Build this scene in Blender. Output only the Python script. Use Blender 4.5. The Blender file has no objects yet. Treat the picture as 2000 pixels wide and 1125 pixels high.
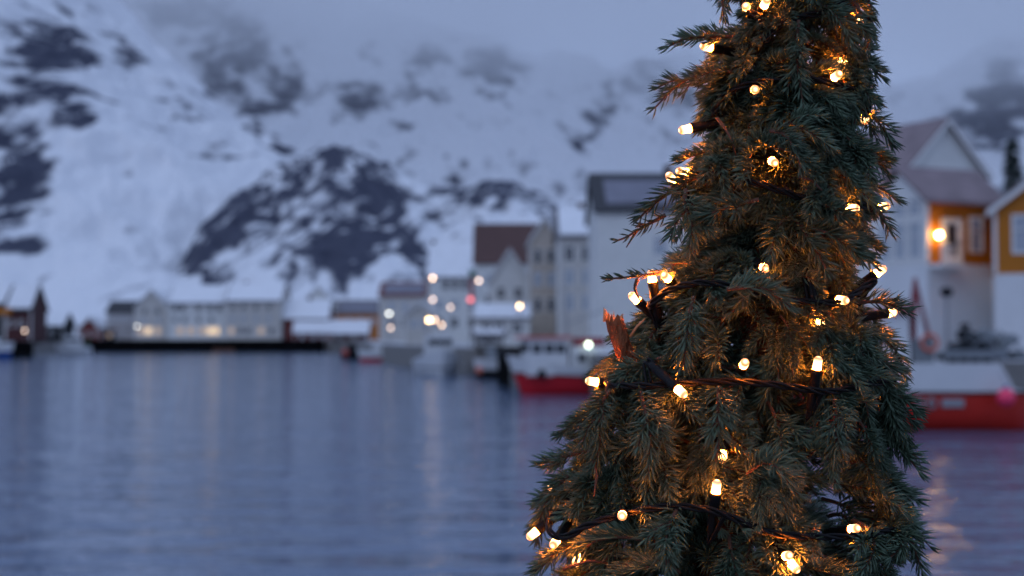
import bpy, math, random
import numpy as np
from mathutils import Vector, Matrix

random.seed(7)
RNG = np.random.default_rng(11)
scene = bpy.context.scene
C = scene.collection
PI = math.pi

# ------------------------------------------------------------------ camera, sky, sun, exposure
CAM_Z = 3.5                      # metres above the water (quay 1.9 + eye height)
FPX = 2000 * 50.0 / 36.0         # 50 mm lens, in photograph pixels
PITCH = math.atan(93.5 / FPX)
TREE_D = 1.25                    # metres to the tree's axis

cam_d = bpy.data.cameras.new('camera')
cam = bpy.data.objects.new('camera', cam_d)
C.objects.link(cam)
scene.camera = cam
cam_d.lens = 50.0
cam_d.sensor_width = 36.0
cam_d.clip_start = 0.05
cam_d.clip_end = 20000
cam.location = (0, 0, CAM_Z)
cam.rotation_euler = (PI / 2 + PITCH, 0, 0)
cam_d.dof.use_dof = True
cam_d.dof.focus_distance = TREE_D - 0.10
cam_d.dof.aperture_fstop = 6.3

SUN_ELEV, SUN_ROT = math.radians(6), math.radians(200)
world = bpy.data.worlds.new('World')
scene.world = world
world.use_nodes = True
wn, wl = world.node_tree.nodes, world.node_tree.links
wn.clear()
w_out = wn.new('ShaderNodeOutputWorld')
w_bg = wn.new('ShaderNodeBackground')
w_sky = wn.new('ShaderNodeTexSky')
w_sky.sky_type = 'NISHITA'
w_sky.sun_disc = False
w_sky.sun_elevation = SUN_ELEV
w_sky.sun_rotation = SUN_ROT
w_mix = wn.new('ShaderNodeMix')
w_mix.data_type = 'RGBA'
w_mix.inputs['Factor'].default_value = 0.96
# an even overcast layer: blue dusk, a little brighter overhead than at the horizon
w_tc = wn.new('ShaderNodeTexCoord')
w_sep = wn.new('ShaderNodeSeparateXYZ')
w_map = wn.new('ShaderNodeMapRange')
w_map.inputs['From Min'].default_value = 0.0
w_map.inputs['From Max'].default_value = 1.0
w_map.inputs['To Min'].default_value = 0.0
w_map.inputs['To Max'].default_value = 1.0
w_col = wn.new('ShaderNodeMix')
w_col.data_type = 'RGBA'
w_col.inputs['A'].default_value = (3.30, 4.38, 7.25, 1)
w_col.inputs['B'].default_value = (4.4, 5.8, 9.2, 1)
wl.new(w_tc.outputs['Generated'], w_sep.inputs[0])
wl.new(w_sep.outputs['Z'], w_map.inputs['Value'])
wl.new(w_map.outputs[0], w_col.inputs['Factor'])
wl.new(w_sky.outputs[0], w_mix.inputs['A'])
wl.new(w_col.outputs['Result'], w_mix.inputs['B'])
wl.new(w_mix.outputs['Result'], w_bg.inputs['Color'])
w_bg.inputs['Strength'].default_value = 0.1
wl.new(w_bg.outputs[0], w_out.inputs['Surface'])

sun_d = bpy.data.lights.new('sun', 'SUN')
sun_d.energy = 0.25
sun_d.angle = math.radians(40)
sun_d.color = (0.8, 0.88, 1.0)
sun = bpy.data.objects.new('sun', sun_d)
C.objects.link(sun)
sun.rotation_euler = (math.radians(52), 0, math.radians(-35))

vs = scene.view_settings
vs.view_transform = 'Standard'
vs.look = 'None'
vs.exposure = 0.0
vs.gamma = 1.0
vs.use_curve_mapping = False
cy = scene.cycles
cy.use_denoising = True
cy.max_bounces = 10
cy.diffuse_bounces = 3
cy.glossy_bounces = 3
cy.volume_bounces = 8
cy.sample_clamp_indirect = 4.0
cy.caustics_reflective = True
cy.caustics_refractive = False


# ------------------------------------------------------------------ pixel helpers
def P(px, py, depth):
    """world point at the photograph's pixel, at world Y = depth"""
    u = (px - 1000.0) / FPX
    v = (562.5 - py) / FPX
    dy = math.cos(PITCH) - v * math.sin(PITCH)
    dz = math.sin(PITCH) + v * math.cos(PITCH)
    k = depth / dy
    return Vector((u * k, depth, CAM_Z + dz * k))


def hx(px, D):
    return P(px, 656, D).x


def hz(py, D):
    return P(1000, py, D).z


def project(X, Y, Z):
    z = Z - CAM_Z
    f = Y * math.cos(PITCH) + z * math.sin(PITCH)
    v = -Y * math.sin(PITCH) + z * math.cos(PITCH)
    return 1000 + FPX * X / f, 562.5 - FPX * v / f


# ------------------------------------------------------------------ materials
def mat(name, col, rough=0.6, spec=0.3, metal=0.0, emit=None, estr=0.0, var=0.0, vscale=4.0, bump=0.0, bscale=20.0, stretch=(1, 1, 1)):
    m = bpy.data.materials.new(name)
    m.use_nodes = True
    nt = m.node_tree
    b = nt.nodes['Principled BSDF']
    b.inputs['Base Color'].default_value = (*col, 1)
    b.inputs['Roughness'].default_value = rough
    b.inputs['Specular IOR Level'].default_value = spec
    b.inputs['Metallic'].default_value = metal
    if emit:
        b.inputs['Emission Color'].default_value = (*emit, 1)
        b.inputs['Emission Strength'].default_value = estr
    if var or bump:
        tc = nt.nodes.new('ShaderNodeTexCoord')
        mp = nt.nodes.new('ShaderNodeMapping')
        mp.inputs['Scale'].default_value = stretch
        nt.links.new(tc.outputs['Object'], mp.inputs[0])
    if var:
        n = nt.nodes.new('ShaderNodeTexNoise')
        n.inputs['Scale'].default_value = vscale
        n.inputs['Detail'].default_value = 4
        nt.links.new(mp.outputs[0], n.inputs['Vector'])
        mx = nt.nodes.new('ShaderNodeMix')
        mx.data_type = 'RGBA'
        mx.inputs['A'].default_value = (*[c * (1 - var) for c in col], 1)
        mx.inputs['B'].default_value = (*[min(1, c * (1 + var)) for c in col], 1)
        nt.links.new(n.outputs['Fac'], mx.inputs['Factor'])
        nt.links.new(mx.outputs['Result'], b.inputs['Base Color'])
    if bump:
        n2 = nt.nodes.new('ShaderNodeTexNoise')
        n2.inputs['Scale'].default_value = bscale
        n2.inputs['Detail'].default_value = 5
        nt.links.new(mp.outputs[0], n2.inputs['Vector'])
        bp = nt.nodes.new('ShaderNodeBump')
        bp.inputs['Strength'].default_value = bump
        bp.inputs['Distance'].default_value = 0.02
        nt.links.new(n2.outputs['Fac'], bp.inputs['Height'])
        nt.links.new(bp.outputs[0], b.inputs['Normal'])
    return m


def board_mat(name, col, pitch=0.15, var=0.12):
    """painted weatherboard: fine lines across, weather variation"""
    m = mat(name, col, 0.55, 0.3, var=var, vscale=1.2)
    nt = m.node_tree
    tc = nt.nodes.new('ShaderNodeTexCoord')
    w = nt.nodes.new('ShaderNodeTexWave')
    w.bands_direction = 'Z'
    w.wave_profile = 'SAW'
    w.inputs['Scale'].default_value = 0.314 / pitch
    nt.links.new(tc.outputs['Object'], w.inputs['Vector'])
    bp = nt.nodes.new('ShaderNodeBump')
    bp.inputs['Strength'].default_value = 0.5
    bp.inputs['Distance'].default_value = 0.02
    nt.links.new(w.outputs['Fac'], bp.inputs['Height'])
    nt.links.new(bp.outputs[0], nt.nodes['Principled BSDF'].inputs['Normal'])
    return m


M = {}
M['white'] = board_mat('white_boards', (0.62, 0.62, 0.60))
M['white2'] = board_mat('offwhite_boards', (0.50, 0.48, 0.45))
M['grey'] = board_mat('grey_boards', (0.36, 0.34, 0.34))
M['beige'] = board_mat('beige_boards', (0.46, 0.40, 0.34))
M['ochre'] = board_mat('ochre_boards', (0.42, 0.14, 0.010))
M['orange'] = board_mat('orange_boards', (0.42, 0.15, 0.035))
M['red'] = board_mat('red_boards', (0.13, 0.022, 0.02))
M['darkred'] = board_mat('dark_red_boards', (0.06, 0.014, 0.015))
M['dark'] = mat('dark_timber', (0.022, 0.022, 0.026), 0.8, 0.2, var=0.4, vscale=3)
M['black'] = mat('tarred_timber', (0.008, 0.008, 0.009), 0.85, 0.15, var=0.4, vscale=2)
M['concrete'] = mat('concrete', (0.22, 0.21, 0.20), 0.85, 0.2, var=0.3, vscale=2)
M['foundation'] = mat('painted_masonry', (0.60, 0.61, 0.63), 0.7, 0.2, var=0.10, vscale=0.8)
M['brownroof'] = mat('brown_roof', (0.10, 0.055, 0.05), 0.7, 0.2, var=0.25, vscale=1)
M['darkroof'] = mat('dark_roof', (0.03, 0.03, 0.035), 0.6, 0.3, var=0.25, vscale=1)
M['tileroof'] = mat('tile_roof', (0.16, 0.055, 0.045), 0.7, 0.25, var=0.3, vscale=1.4)
M['dusted'] = mat('snow_dusted_tile', (0.23, 0.18, 0.19), 0.8, 0.2, var=0.45, vscale=0.9)
M['greyroof'] = mat('grey_roof', (0.16, 0.15, 0.16), 0.7, 0.2, var=0.3, vscale=1)
M['snow'] = mat('roof_snow', (0.74, 0.75, 0.78), 0.9, 0.1, var=0.12, vscale=0.8, bump=0.5, bscale=3)
M['thinsnow'] = mat('thin_snow', (0.20, 0.20, 0.24), 0.9, 0.1, var=0.35, vscale=0.6)
M['trim'] = mat('white_trim', (0.68, 0.68, 0.67), 0.5, 0.3)
M['pane'] = mat('dark_pane', (0.03, 0.035, 0.045), 0.08, 0.6)
M['palepane'] = mat('curtained_pane', (0.30, 0.34, 0.40), 0.15, 0.5)
M['litpane'] = mat('lit_pane', (0.4, 0.3, 0.2), 0.3, 0.3, emit=(1.0, 0.72, 0.42), estr=1.0)
M['dimpane'] = mat('dim_lit_pane', (0.3, 0.25, 0.2), 0.3, 0.3, emit=(1.0, 0.70, 0.45), estr=0.35)
M['brick'] = mat('chimney_brick', (0.10, 0.06, 0.05), 0.8, 0.2, var=0.3)
M['boatwhite'] = mat('boat_white', (0.66, 0.67, 0.68), 0.35, 0.4, var=0.08, vscale=1.2)
M['boatred'] = mat('boat_red', (0.46, 0.020, 0.010), 0.4, 0.4, var=0.2, vscale=1.0)
M['boatcrimson'] = mat('boat_crimson', (0.52, 0.014, 0.024), 0.4, 0.4, var=0.2, vscale=1.0)
M['boatblue'] = mat('boat_blue', (0.02, 0.07, 0.26), 0.4, 0.4)
M['boatgrey'] = mat('boat_grey', (0.20, 0.22, 0.24), 0.5, 0.3, var=0.2)
M['deckred'] = mat('deck_red', (0.20, 0.02, 0.03), 0.5, 0.4, var=0.15)
M['pinkred'] = mat('pinkish_red', (0.50, 0.12, 0.10), 0.5, 0.3, var=0.15)
M['buoypink'] = mat('buoy_pink', (0.95, 0.05, 0.14), 0.35, 0.5)
M['ring'] = mat('ring_orange', (0.65, 0.16, 0.10), 0.5, 0.3)
M['metal'] = mat('galvanised', (0.30, 0.31, 0.33), 0.45, 0.4, metal=0.6)
M['net'] = mat('net_dark', (0.018, 0.02, 0.024), 0.95, 0.1, var=0.5, vscale=8)
M['green'] = mat('marker_green', (0.01, 0.10, 0.05), 0.5, 0.3)
M['brownboat'] = mat('varnished_wood', (0.16, 0.07, 0.04), 0.5, 0.3, var=0.2)


def emis(name, col, s):
    return mat(name, (0.8, 0.8, 0.8), 0.3, 0.2, emit=col, estr=s)


M['lamp_warm'] = emis('lamp_warm', (1.0, 0.66, 0.32), 18)
M['lamp_pink'] = emis('lamp_peach', (1.0, 0.66, 0.42), 11)
M['lamp_dim'] = emis('lamp_dim', (1.0, 0.72, 0.55), 6)
M['lamp_white'] = emis('lamp_white', (0.95, 0.95, 0.85), 8)
M['lamp_cool'] = emis('lamp_cool', (0.66, 0.95, 1.0), 22)
M['lamp_greenish'] = emis('lamp_pale_green', (0.82, 1.0, 0.78), 8)
M['lamp_red'] = emis('lamp_red', (1.0, 0.10, 0.06), 2.2)
M['lamp_house'] = emis('lamp_house', (1.0, 0.56, 0.18), 115)


# ------------------------------------------------------------------ mesh helpers
class MB:
    """collects faces of ONE object"""

    def __init__(self):
        self.v, self.f, self.mi = [], [], []

    def poly(self, pts, faces, mi=0):
        b = len(self.v)
        self.v += [tuple(p) for p in pts]
        for f in faces:
            self.f.append(tuple(b + i for i in f))
            self.mi.append(mi)
        return self

    def box(self, c, s, rz=0.0, mi=0, taper=1.0):
        x, y, z = s[0] / 2, s[1] / 2, s[2] / 2
        pts = []
        for zz, k in ((-z, 1.0), (z, taper)):
            for xx, yy in ((-x, -y), (x, -y), (x, y), (-x, y)):
                a, b = xx * k, yy * k
                pts.append((c[0] + a * math.cos(rz) - b * math.sin(rz), c[1] + a * math.sin(rz) + b * math.cos(rz), c[2] + zz))
        return self.poly(pts, [(3, 2, 1, 0), (4, 5, 6, 7), (0, 1, 5, 4), (1, 2, 6, 5), (2, 3, 7, 6), (3, 0, 4, 7)], mi)

    def tube(self, path, rad, n=8, mi=0, cap=True):
        path = [Vector(p) for p in path]
        k = len(path)
        rad = rad if isinstance(rad, (list, tuple)) else [rad] * k
        ref = Vector((0.13, 0.31, 0.94)).normalized()
        pts = []
        for i in range(k):
            t = (path[min(i + 1, k - 1)] - path[max(i - 1, 0)])
            if t.length < 1e-9:
                t = Vector((0, 0, 1))
            t.normalize()
            a = t.cross(ref)
            if a.length < 1e-3:
                a = t.cross(Vector((1, 0, 0)))
            a.normalize()
            b = t.cross(a).normalized()
            for j in range(n):
                q = 2 * PI * j / n
                pts.append(path[i] + (a * math.cos(q) + b * math.sin(q)) * rad[i])
        faces = [(i * n + j, i * n + (j + 1) % n, (i + 1) * n + (j + 1) % n, (i + 1) * n + j) for i in range(k - 1) for j in range(n)]
        if cap:
            faces += [tuple(range(n - 1, -1, -1)), tuple((k - 1) * n + j for j in range(n))]
        return self.poly(pts, faces, mi)

    def lathe(self, c, prof, n=14, mi=0, axis=None):
        """prof: (radius, height) pairs along axis (default +Z)"""
        rot = Vector((0, 0, 1)).rotation_difference(Vector(axis).normalized()).to_matrix() if axis is not None else Matrix.Identity(3)
        pts = []
        for r, h in prof:
            for j in range(n):
                q = 2 * PI * j / n
                pts.append(Vector(c) + rot @ Vector((r * math.cos(q), r * math.sin(q), h)))
        k = len(prof)
        faces = [(i * n + j, i * n + (j + 1) % n, (i + 1) * n + (j + 1) % n, (i + 1) * n + j) for i in range(k - 1) for j in range(n)]
        faces += [tuple(range(n - 1, -1, -1)), tuple((k - 1) * n + j for j in range(n))]
        return self.poly(pts, faces, mi)

    def ball(self, c, r, n=14, m=9, mi=0, sz=1.0):
        prof = [(max(1e-4, r * math.sin(PI * i / (m - 1))), -r * sz * math.cos(PI * i / (m - 1))) for i in range(m)]
        return self.lathe(c, prof, n, mi)

    def build(self, name, mats, parent=None, smooth=False, loc=None):
        me = bpy.data.meshes.new(name)
        me.from_pydata(self.v, [], self.f)
        mats = mats if isinstance(mats, (list, tuple)) else [mats]
        for m in mats:
            me.materials.append(m)
        if len(mats) > 1:
            me.polygons.foreach_set('material_index', self.mi)
        if smooth:
            me.polygons.foreach_set('use_smooth', [True] * len(self.f))
        me.update()
        o = bpy.data.objects.new(name, me)
        C.objects.link(o)
        if parent is not None:
            o.parent = parent
        return o


def thing(name, label, cat, loc=(0, 0, 0), rz=0.0, group=None):
    o = bpy.data.objects.new(name, None)
    o.empty_display_size = 0.2
    C.objects.link(o)
    o.location = loc
    o.rotation_euler = (0, 0, rz)
    o['label'] = label
    o['category'] = cat
    if group:
        o['group'] = group
    return o


def tag(o, label, cat, group=None):
    o['label'] = label
    o['category'] = cat
    if group:
        o['group'] = group
    return o


def structure(o, kind='structure'):
    o['kind'] = kind
    return o


def tri_mesh(name, V, F, mats, mi=None, attrs=None, smooth=True):
    me = bpy.data.meshes.new(name)
    nf = len(F)
    me.vertices.add(len(V))
    me.vertices.foreach_set('co', np.asarray(V, dtype=np.float32).ravel())
    k = F.shape[1]
    me.loops.add(nf * k)
    me.loops.foreach_set('vertex_index', np.asarray(F, dtype=np.int32).ravel())
    me.polygons.add(nf)
    me.polygons.foreach_set('loop_start', np.arange(0, nf * k, k, dtype=np.int32))
    for m in mats:
        me.materials.append(m)
    if mi is not None:
        me.polygons.foreach_set('material_index', np.asarray(mi, dtype=np.int32))
    me.polygons.foreach_set('use_smooth', np.full(nf, smooth, dtype=bool))
    for key, val in (attrs or {}).items():
        a = me.attributes.new(key, 'FLOAT', 'POINT')
        a.data.foreach_set('value', np.asarray(val, dtype=np.float32))
    me.update(calc_edges=True)
    me.validate()
    return me


# ------------------------------------------------------------------ numpy noise
def _hash(ix, iy, iz, seed):
    h = (ix * 374761393 + iy * 668265263 + iz * 2147483647 + seed * 974634777) & 0xFFFFFFFF
    h = ((h ^ (h >> 13)) * 1274126177) & 0xFFFFFFFF
    return ((h ^ (h >> 16)) & 0xFFFF) / 65535.0


def vnoise(x, y, z, seed=0):
    xi, yi, zi = np.floor(x).astype(np.int64), np.floor(y).astype(np.int64), np.floor(z).astype(np.int64)
    fx, fy, fz = x - xi, y - yi, z - zi
    fx, fy, fz = fx * fx * (3 - 2 * fx), fy * fy * (3 - 2 * fy), fz * fz * (3 - 2 * fz)
    r = 0
    for dx in (0, 1):
        for dy in (0, 1):
            for dz in (0, 1):
                w = (fx if dx else 1 - fx) * (fy if dy else 1 - fy) * (fz if dz else 1 - fz)
                r = r + w * _hash(xi + dx, yi + dy, zi + dz, seed)
    return r


def fbm(x, y, z, octv=5, seed=0):
    s, a, n = 0, 0.5, 0
    for i in range(octv):
        s = s + a * vnoise(x, y, z, seed + i * 17)
        n += a
        a *= 0.55
        x, y, z = x * 2.03 + 5.1, y * 2.03 + 1.7, z * 2.03 + 9.2
    return s / n


def smooth(a, b, x):
    t = np.clip((x - a) / (b - a), 0, 1)
    return t * t * (3 - 2 * t)


# ------------------------------------------------------------------ the setting: water
def water_material():
    m = bpy.data.materials.new('harbour_water')
    m.use_nodes = True
    nt = m.node_tree
    b = nt.nodes['Principled BSDF']
    b.inputs['Base Color'].default_value = (0.085, 0.128, 0.215, 1)
    b.inputs['Roughness'].default_value = 0.09
    b.inputs['IOR'].default_value = 1.333
    geo = nt.nodes.new('ShaderNodeNewGeometry')
    acc = None
    for sx, sy, sc, wt in ((0.42, 1.0, 0.85, 1.25), (0.6, 1.0, 2.6, 0.45), (0.3, 0.8, 0.22, 0.45)):
        mp = nt.nodes.new('ShaderNodeMapping')
        mp.inputs['Scale'].default_value = (sx * sc, sy * sc, sc)
        nt.links.new(geo.outputs['Position'], mp.inputs[0])
        n = nt.nodes.new('ShaderNodeTexNoise')
        n.inputs['Scale'].default_value = 1.0
        n.inputs['Detail'].default_value = 3
        n.inputs['Distortion'].default_value = 0.4
        nt.links.new(mp.outputs[0], n.inputs['Vector'])
        mu = nt.nodes.new('ShaderNodeMath')
        mu.operation = 'MULTIPLY'
        mu.inputs[1].default_value = wt / sc
        nt.links.new(n.outputs['Fac'], mu.inputs[0])
        if acc is None:
            acc = mu
        else:
            ad = nt.nodes.new('ShaderNodeMath')
            ad.operation = 'ADD'
            nt.links.new(acc.outputs[0], ad.inputs[0])
            nt.links.new(mu.outputs[0], ad.inputs[1])
            acc = ad
    bp = nt.nodes.new('ShaderNodeBump')
    bp.inputs['Strength'].default_value = 1.0
    bp.inputs['Distance'].default_value = 0.14
    nt.links.new(acc.outputs[0], bp.inputs['Height'])
    nt.links.new(bp.outputs[0], b.inputs['Normal'])
    return m


w = MB()
w.poly([(-4000, -300, 0), (4000, -300, 0), (4000, 3000, 0), (-4000, 3000, 0)], [(0, 1, 2, 3)])
structure(w.build('water', water_material()))


# ------------------------------------------------------------------ the setting: mountains
def mountain_material():
    m = bpy.data.materials.new('snow_and_rock')
    m.use_nodes = True
    nt = m.node_tree
    b = nt.nodes['Principled BSDF']
    b.inputs['Roughness'].default_value = 0.9
    b.inputs['Specular IOR Level'].default_value = 0.1
    at = nt.nodes.new('ShaderNodeAttribute')
    at.attribute_name = 'rock'
    geo = nt.nodes.new('ShaderNodeNewGeometry')
    n = nt.nodes.new('ShaderNodeTexNoise')
    n.inputs['Scale'].default_value = 0.09
    n.inputs['Detail'].default_value = 6
    n.inputs['Roughness'].default_value = 0.65
    nt.links.new(geo.outputs['Position'], n.inputs['Vector'])
    ad = nt.nodes.new('ShaderNodeMath')
    ad.operation = 'MULTIPLY_ADD'
    ad.inputs[1].default_value = 0.8
    ad.inputs[2].default_value = -0.40
    nt.links.new(n.outputs['Fac'], ad.inputs[0])
    sm = nt.nodes.new('ShaderNodeMath')
    sm.operation = 'ADD'
    nt.links.new(at.outputs['Fac'], sm.inputs[0])
    nt.links.new(ad.outputs[0], sm.inputs[1])
    mr = nt.nodes.new('ShaderNodeMapRange')
    mr.inputs['From Min'].default_value = 0.20
    mr.inputs['From Max'].default_value = 0.72
    nt.links.new(sm.outputs[0], mr.inputs['Value'])
    rk = nt.nodes.new('ShaderNodeMix')
    rk.data_type = 'RGBA'
    rk.inputs['A'].default_value = (0.024, 0.029, 0.052, 1)
    rk.inputs['B'].default_value = (0.10, 0.105, 0.14, 1)
    nt.links.new(n.outputs['Fac'], rk.inputs['Factor'])
    mx = nt.nodes.new('ShaderNodeMix')
    mx.data_type = 'RGBA'
    mx.inputs['A'].default_value = (0.72, 0.73, 0.76, 1)
    nt.links.new(mr.outputs[0], mx.inputs['Factor'])
    nt.links.new(rk.outputs['Result'], mx.inputs['B'])
    nt.links.new(mx.outputs['Result'], b.inputs['Base Color'])
    return m


M['mountain'] = mountain_material()


def blob_field(px, py, blobs):
    """where bare rock shows: ellipses (cx, cy, rx, ry, angle, strength)"""
    r = np.zeros_like(px)
    for cx, cy_, rx, ry, ang, s in blobs:
        a = math.radians(ang)
        dx, dy = px - cx, py - cy_
        u = (dx * math.cos(a) + dy * math.sin(a)) / rx
        v = (-dx * math.sin(a) + dy * math.cos(a)) / ry
        r = np.maximum(r, s * np.exp(-(u * u + v * v) ** 2 * 0.45))
    return r


def mountain(name, ridge, yb, yr, blobs, base=0.0, rough=26.0, nscale=1 / 90.0, power=1.15, nu=320, nt=190, seed=1, base_z=2.2, gully=1.0, sf=0.06):
    """a slope from its foot at distance yb up to a ridge at distance yr, with crags and gullies"""
    pxs = np.linspace(ridge[0][0], ridge[-1][0], nu)
    rpy = np.interp(pxs, [r[0] for r in ridge], [r[1] for r in ridge])
    ts = np.concatenate([np.linspace(0, 1, nt), np.linspace(1, 1.4, 24)[1:]])
    PX, T = np.meshgrid(pxs, ts, indexing='ij')
    RP = np.repeat(rpy[:, None], len(ts), 1)
    Y = yb + (yr - yb) * T
    zr = CAM_Z + (656 - RP) / FPX * yr
    X = (PX - 1000) / FPX * Y
    tt = np.clip(T, 0, 1)
    Z = base_z + (zr - base_z) * tt ** power - np.clip(T - 1, 0, 1) * (yr - yb) * 0.9
    n1 = fbm(X * nscale, Y * nscale, np.zeros_like(X), 6, seed)
    n2 = np.abs(fbm(X * nscale * 2.3 + 3, Y * nscale * 1.1, np.zeros_like(X), 5, seed + 5) - 0.5) * 2
    env = smooth(0.0, 0.18, T)
    Z = Z + rough * env * ((n1 - 0.5) * 1.5 - n2 * 0.5)
    Y2 = Y + rough * 1.3 * env * (fbm(X * nscale * 1.7, Z * nscale * 1.7, np.zeros_like(X), 5, seed + 9) - 0.5)
    qx, qy = project(X, Y2, Z)
    wx = (fbm(X * 0.02, Z * 0.03, Y * 0.01, 4, seed + 31) - 0.5) * 60 + (fbm(X * sf * 1.4, Z * sf * 1.4, Y * sf * 0.2, 3, seed + 33) - 0.5) * 85
    wy = (fbm(X * 0.02, Z * 0.03, Y * 0.01, 4, seed + 47) - 0.5) * 60 + (fbm(X * sf * 1.4, Z * sf * 1.4, Y * sf * 0.2, 3, seed + 49) - 0.5) * 85
    bl = blob_field(qx + wx, qy + wy, blobs)
    # bare rock broken by snow-filled gullies and ledges
    wob = (fbm(X * sf * 0.35, Z * sf * 0.35, Y * sf * 0.05, 3, seed + 60) - 0.5) * 3.2
    sgn = np.where(fbm(X * sf * 0.12, Z * sf * 0.12, Y * 0, 2, seed + 71) > 0.5, 1.0, -1.0) if gully > 1 else 1.0
    u1 = (X * 0.8 + sgn * Z * 0.9) * sf + wob
    v1 = (X * 0.9 - sgn * Z * 0.8) * sf * 0.22
    rid = 1 - np.abs(2 * fbm(u1, v1, Y * sf * 0.05, 3, seed + 81) - 1) * 2.2
    rid2 = 1 - np.abs(2 * fbm(u1 * 2.3 + 7, v1 * 3.0, Y * sf * 0.1, 3, seed + 91) - 1) * 2.2
    ledge = 1 - np.abs(2 * fbm(X * sf * 0.8, Z * sf * 2.0 + wob, Y * sf * 0.1, 3, seed + 95) - 1) * 2.4
    fine = fbm(X * sf * 3.0, Z * sf * 3.0, Y * sf * 0.6, 4, seed + 80)
    cut = np.clip(rid, 0, 1) ** 2 * 0.55 + np.clip(rid2, 0, 1) ** 2 * 0.42 + np.clip(ledge, 0, 1) ** 2 * 0.30
    rock = base + bl * 1.5 - cut * gully * (0.35 + 0.35 * np.clip(bl, 0, 1)) + (fine - 0.5) * 1.2
    vein = np.clip(1 - np.abs(2 * fbm(u1 * 1.1 + 13, v1 * 2.2, Y * sf * 0.05, 4, seed + 97) - 1) * 3.0, 0, 1) ** 2
    rock = np.clip(rock + vein * 0.60 * smooth(0.38, 0.58, fbm(X * sf * 0.3, Z * sf * 0.3, Y * sf * 0.1, 3, seed + 99)), 0, 1)
    V = np.stack([X, Y2, Z], -1).reshape(-1, 3)
    nT = len(ts)
    i, j = np.meshgrid(np.arange(nu - 1), np.arange(nT - 1), indexing='ij')
    a = (i * nT + j).ravel()
    F = np.stack([a, a + nT, a + nT + 1, a + 1], -1)
    me = tri_mesh(name, V, F, [M['mountain']], attrs={'rock': rock.ravel()})
    o = bpy.data.objects.new(name, me)
    C.objects.link(o)
    return structure(o)


# the far wall of the fjord, its top in the low cloud
mountain('mountain', [(-200, -260), (100, -170), (500, -70), (800, 10), (1000, 50), (1200, 130), (1350, 90), (1600, 150), (1850, 130), (1950, 90), (2100, 40), (2600, -120), (3100, -60), (3600, 40), (4300, -40)],
         950, 2000,
         [(310, 22, 45, 28, 20, 0.7), (450, 110, 75, 75, 30, 0.72), (565, 165, 28, 45, -20, 0.6), (400, 40, 70, 45, 10, 0.5), (505, 200, 40, 30, 0, 0.35),
          (705, 182, 62, 24, 8, 0.55), (825, 182, 60, 15, 12, 0.62), (680, 218, 35, 14, 5, 0.45), (770, 248, 32, 10, 10, 0.5), (665, 246, 25, 8, 0, 0.4),
          (955, 138, 66, 32, 0, 0.85), (850, 112, 34, 20, 20, 0.5), (720, 108, 24, 12, 0, 0.4), (590, 104, 14, 12, 0, 0.5),
          (1175, 215, 22, 70, 25, 0.62), (1250, 150, 70, 26, -20, 0.5), (1310, 190, 50, 40, -20, 0.5), (1100, 150, 40, 14, 10, 0.25),
          (1960, 190, 50, 75, 20, 0.75), (1900, 250, 40, 30, 20, 0.5), (980, 330, 120, 30, 12, 0.35), (1130, 360, 60, 40, 0, 0.3)],
         rough=46, nscale=1 / 170.0, seed=3, nu=760, gully=1.0, sf=0.028)
# the great slope, its spur running down behind the crag
mountain('mountain', [(-700, -700), (-200, -420), (0, -270), (150, -110), (230, -15), (300, 62), (400, 158), (500, 236), (600, 306), (700, 395), (800, 490), (860, 570), (900, 640)],
         430, 900,
         [(97, 120, 72, 82, 10, 0.88), (150, 212, 52, 36, 20, 0.85), (236, 92, 32, 46, -30, 0.72), (45, 322, 66, 105, -8, 0.95), (20, 432, 62, 44, 0, 0.85), (15, 190, 40, 60, 0, 0.75),
          (155, 335, 34, 26, 30, 0.40), (240, 342, 22, 34, 0, 0.42), (232, 470, 52, 60, 10, 0.28), (120, 470, 30, 30, 0, 0.25), (260, 300, 60, 20, 40, 0.25), (330, 220, 60, 30, 40, 0.2),
          (20, 40, 60, 40, 0, 0.5), (180, 30, 50, 25, 10, 0.45), (430, 190, 80, 13, 36, 0.72), (545, 275, 70, 15, 34, 0.75), (250, 560, 90, 20, 0, 0.2), (420, 300, 30, 30, 0, 0.22), (110, 560, 60, 25, 0, 0.2)],
         rough=26, nscale=1 / 80.0, seed=12, nu=420, nt=230, gully=1.75, sf=0.06)
# the dark crag that stands over the village
mountain('crag', [(300, 600), (335, 545), (355, 480), (395, 415), (450, 370), (520, 340), (590, 318), (650, 286), (690, 290), (740, 322), (800, 352), (850, 375), (900, 372), (950, 345), (1000, 350), (1060, 375), (1100, 388), (1160, 372), (1230, 400), (1400, 420), (1600, 470)],
         420, 640,
         [(560, 440, 210, 105, -6, 0.62), (470, 440, 130, 85, -10, 0.78), (640, 485, 80, 62, 10, 1.0), (500, 410, 80, 26, -10, 0.9), (385, 500, 50, 42, 0, 0.92), (600, 380, 110, 60, 10, 0.62), (655, 310, 60, 26, 0, 0.8), (745, 375, 52, 70, -15, 0.9),
          (785, 490, 18, 70, -28, 0.85), (860, 415, 55, 34, 20, 0.75), (940, 380, 95, 40, 5, 0.8), (1050, 395, 75, 32, 5, 0.7), (720, 450, 26, 60, -25, 0.6), (430, 535, 70, 18, 0, 0.85), (580, 540, 60, 16, 0, 0.7), (1080, 420, 40, 20, 0, 0.45), (900, 460, 40, 30, 20, 0.35)],
         rough=13, nscale=1 / 34.0, seed=25, power=0.72, nu=420, nt=190, gully=1.6, sf=0.085)


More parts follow.
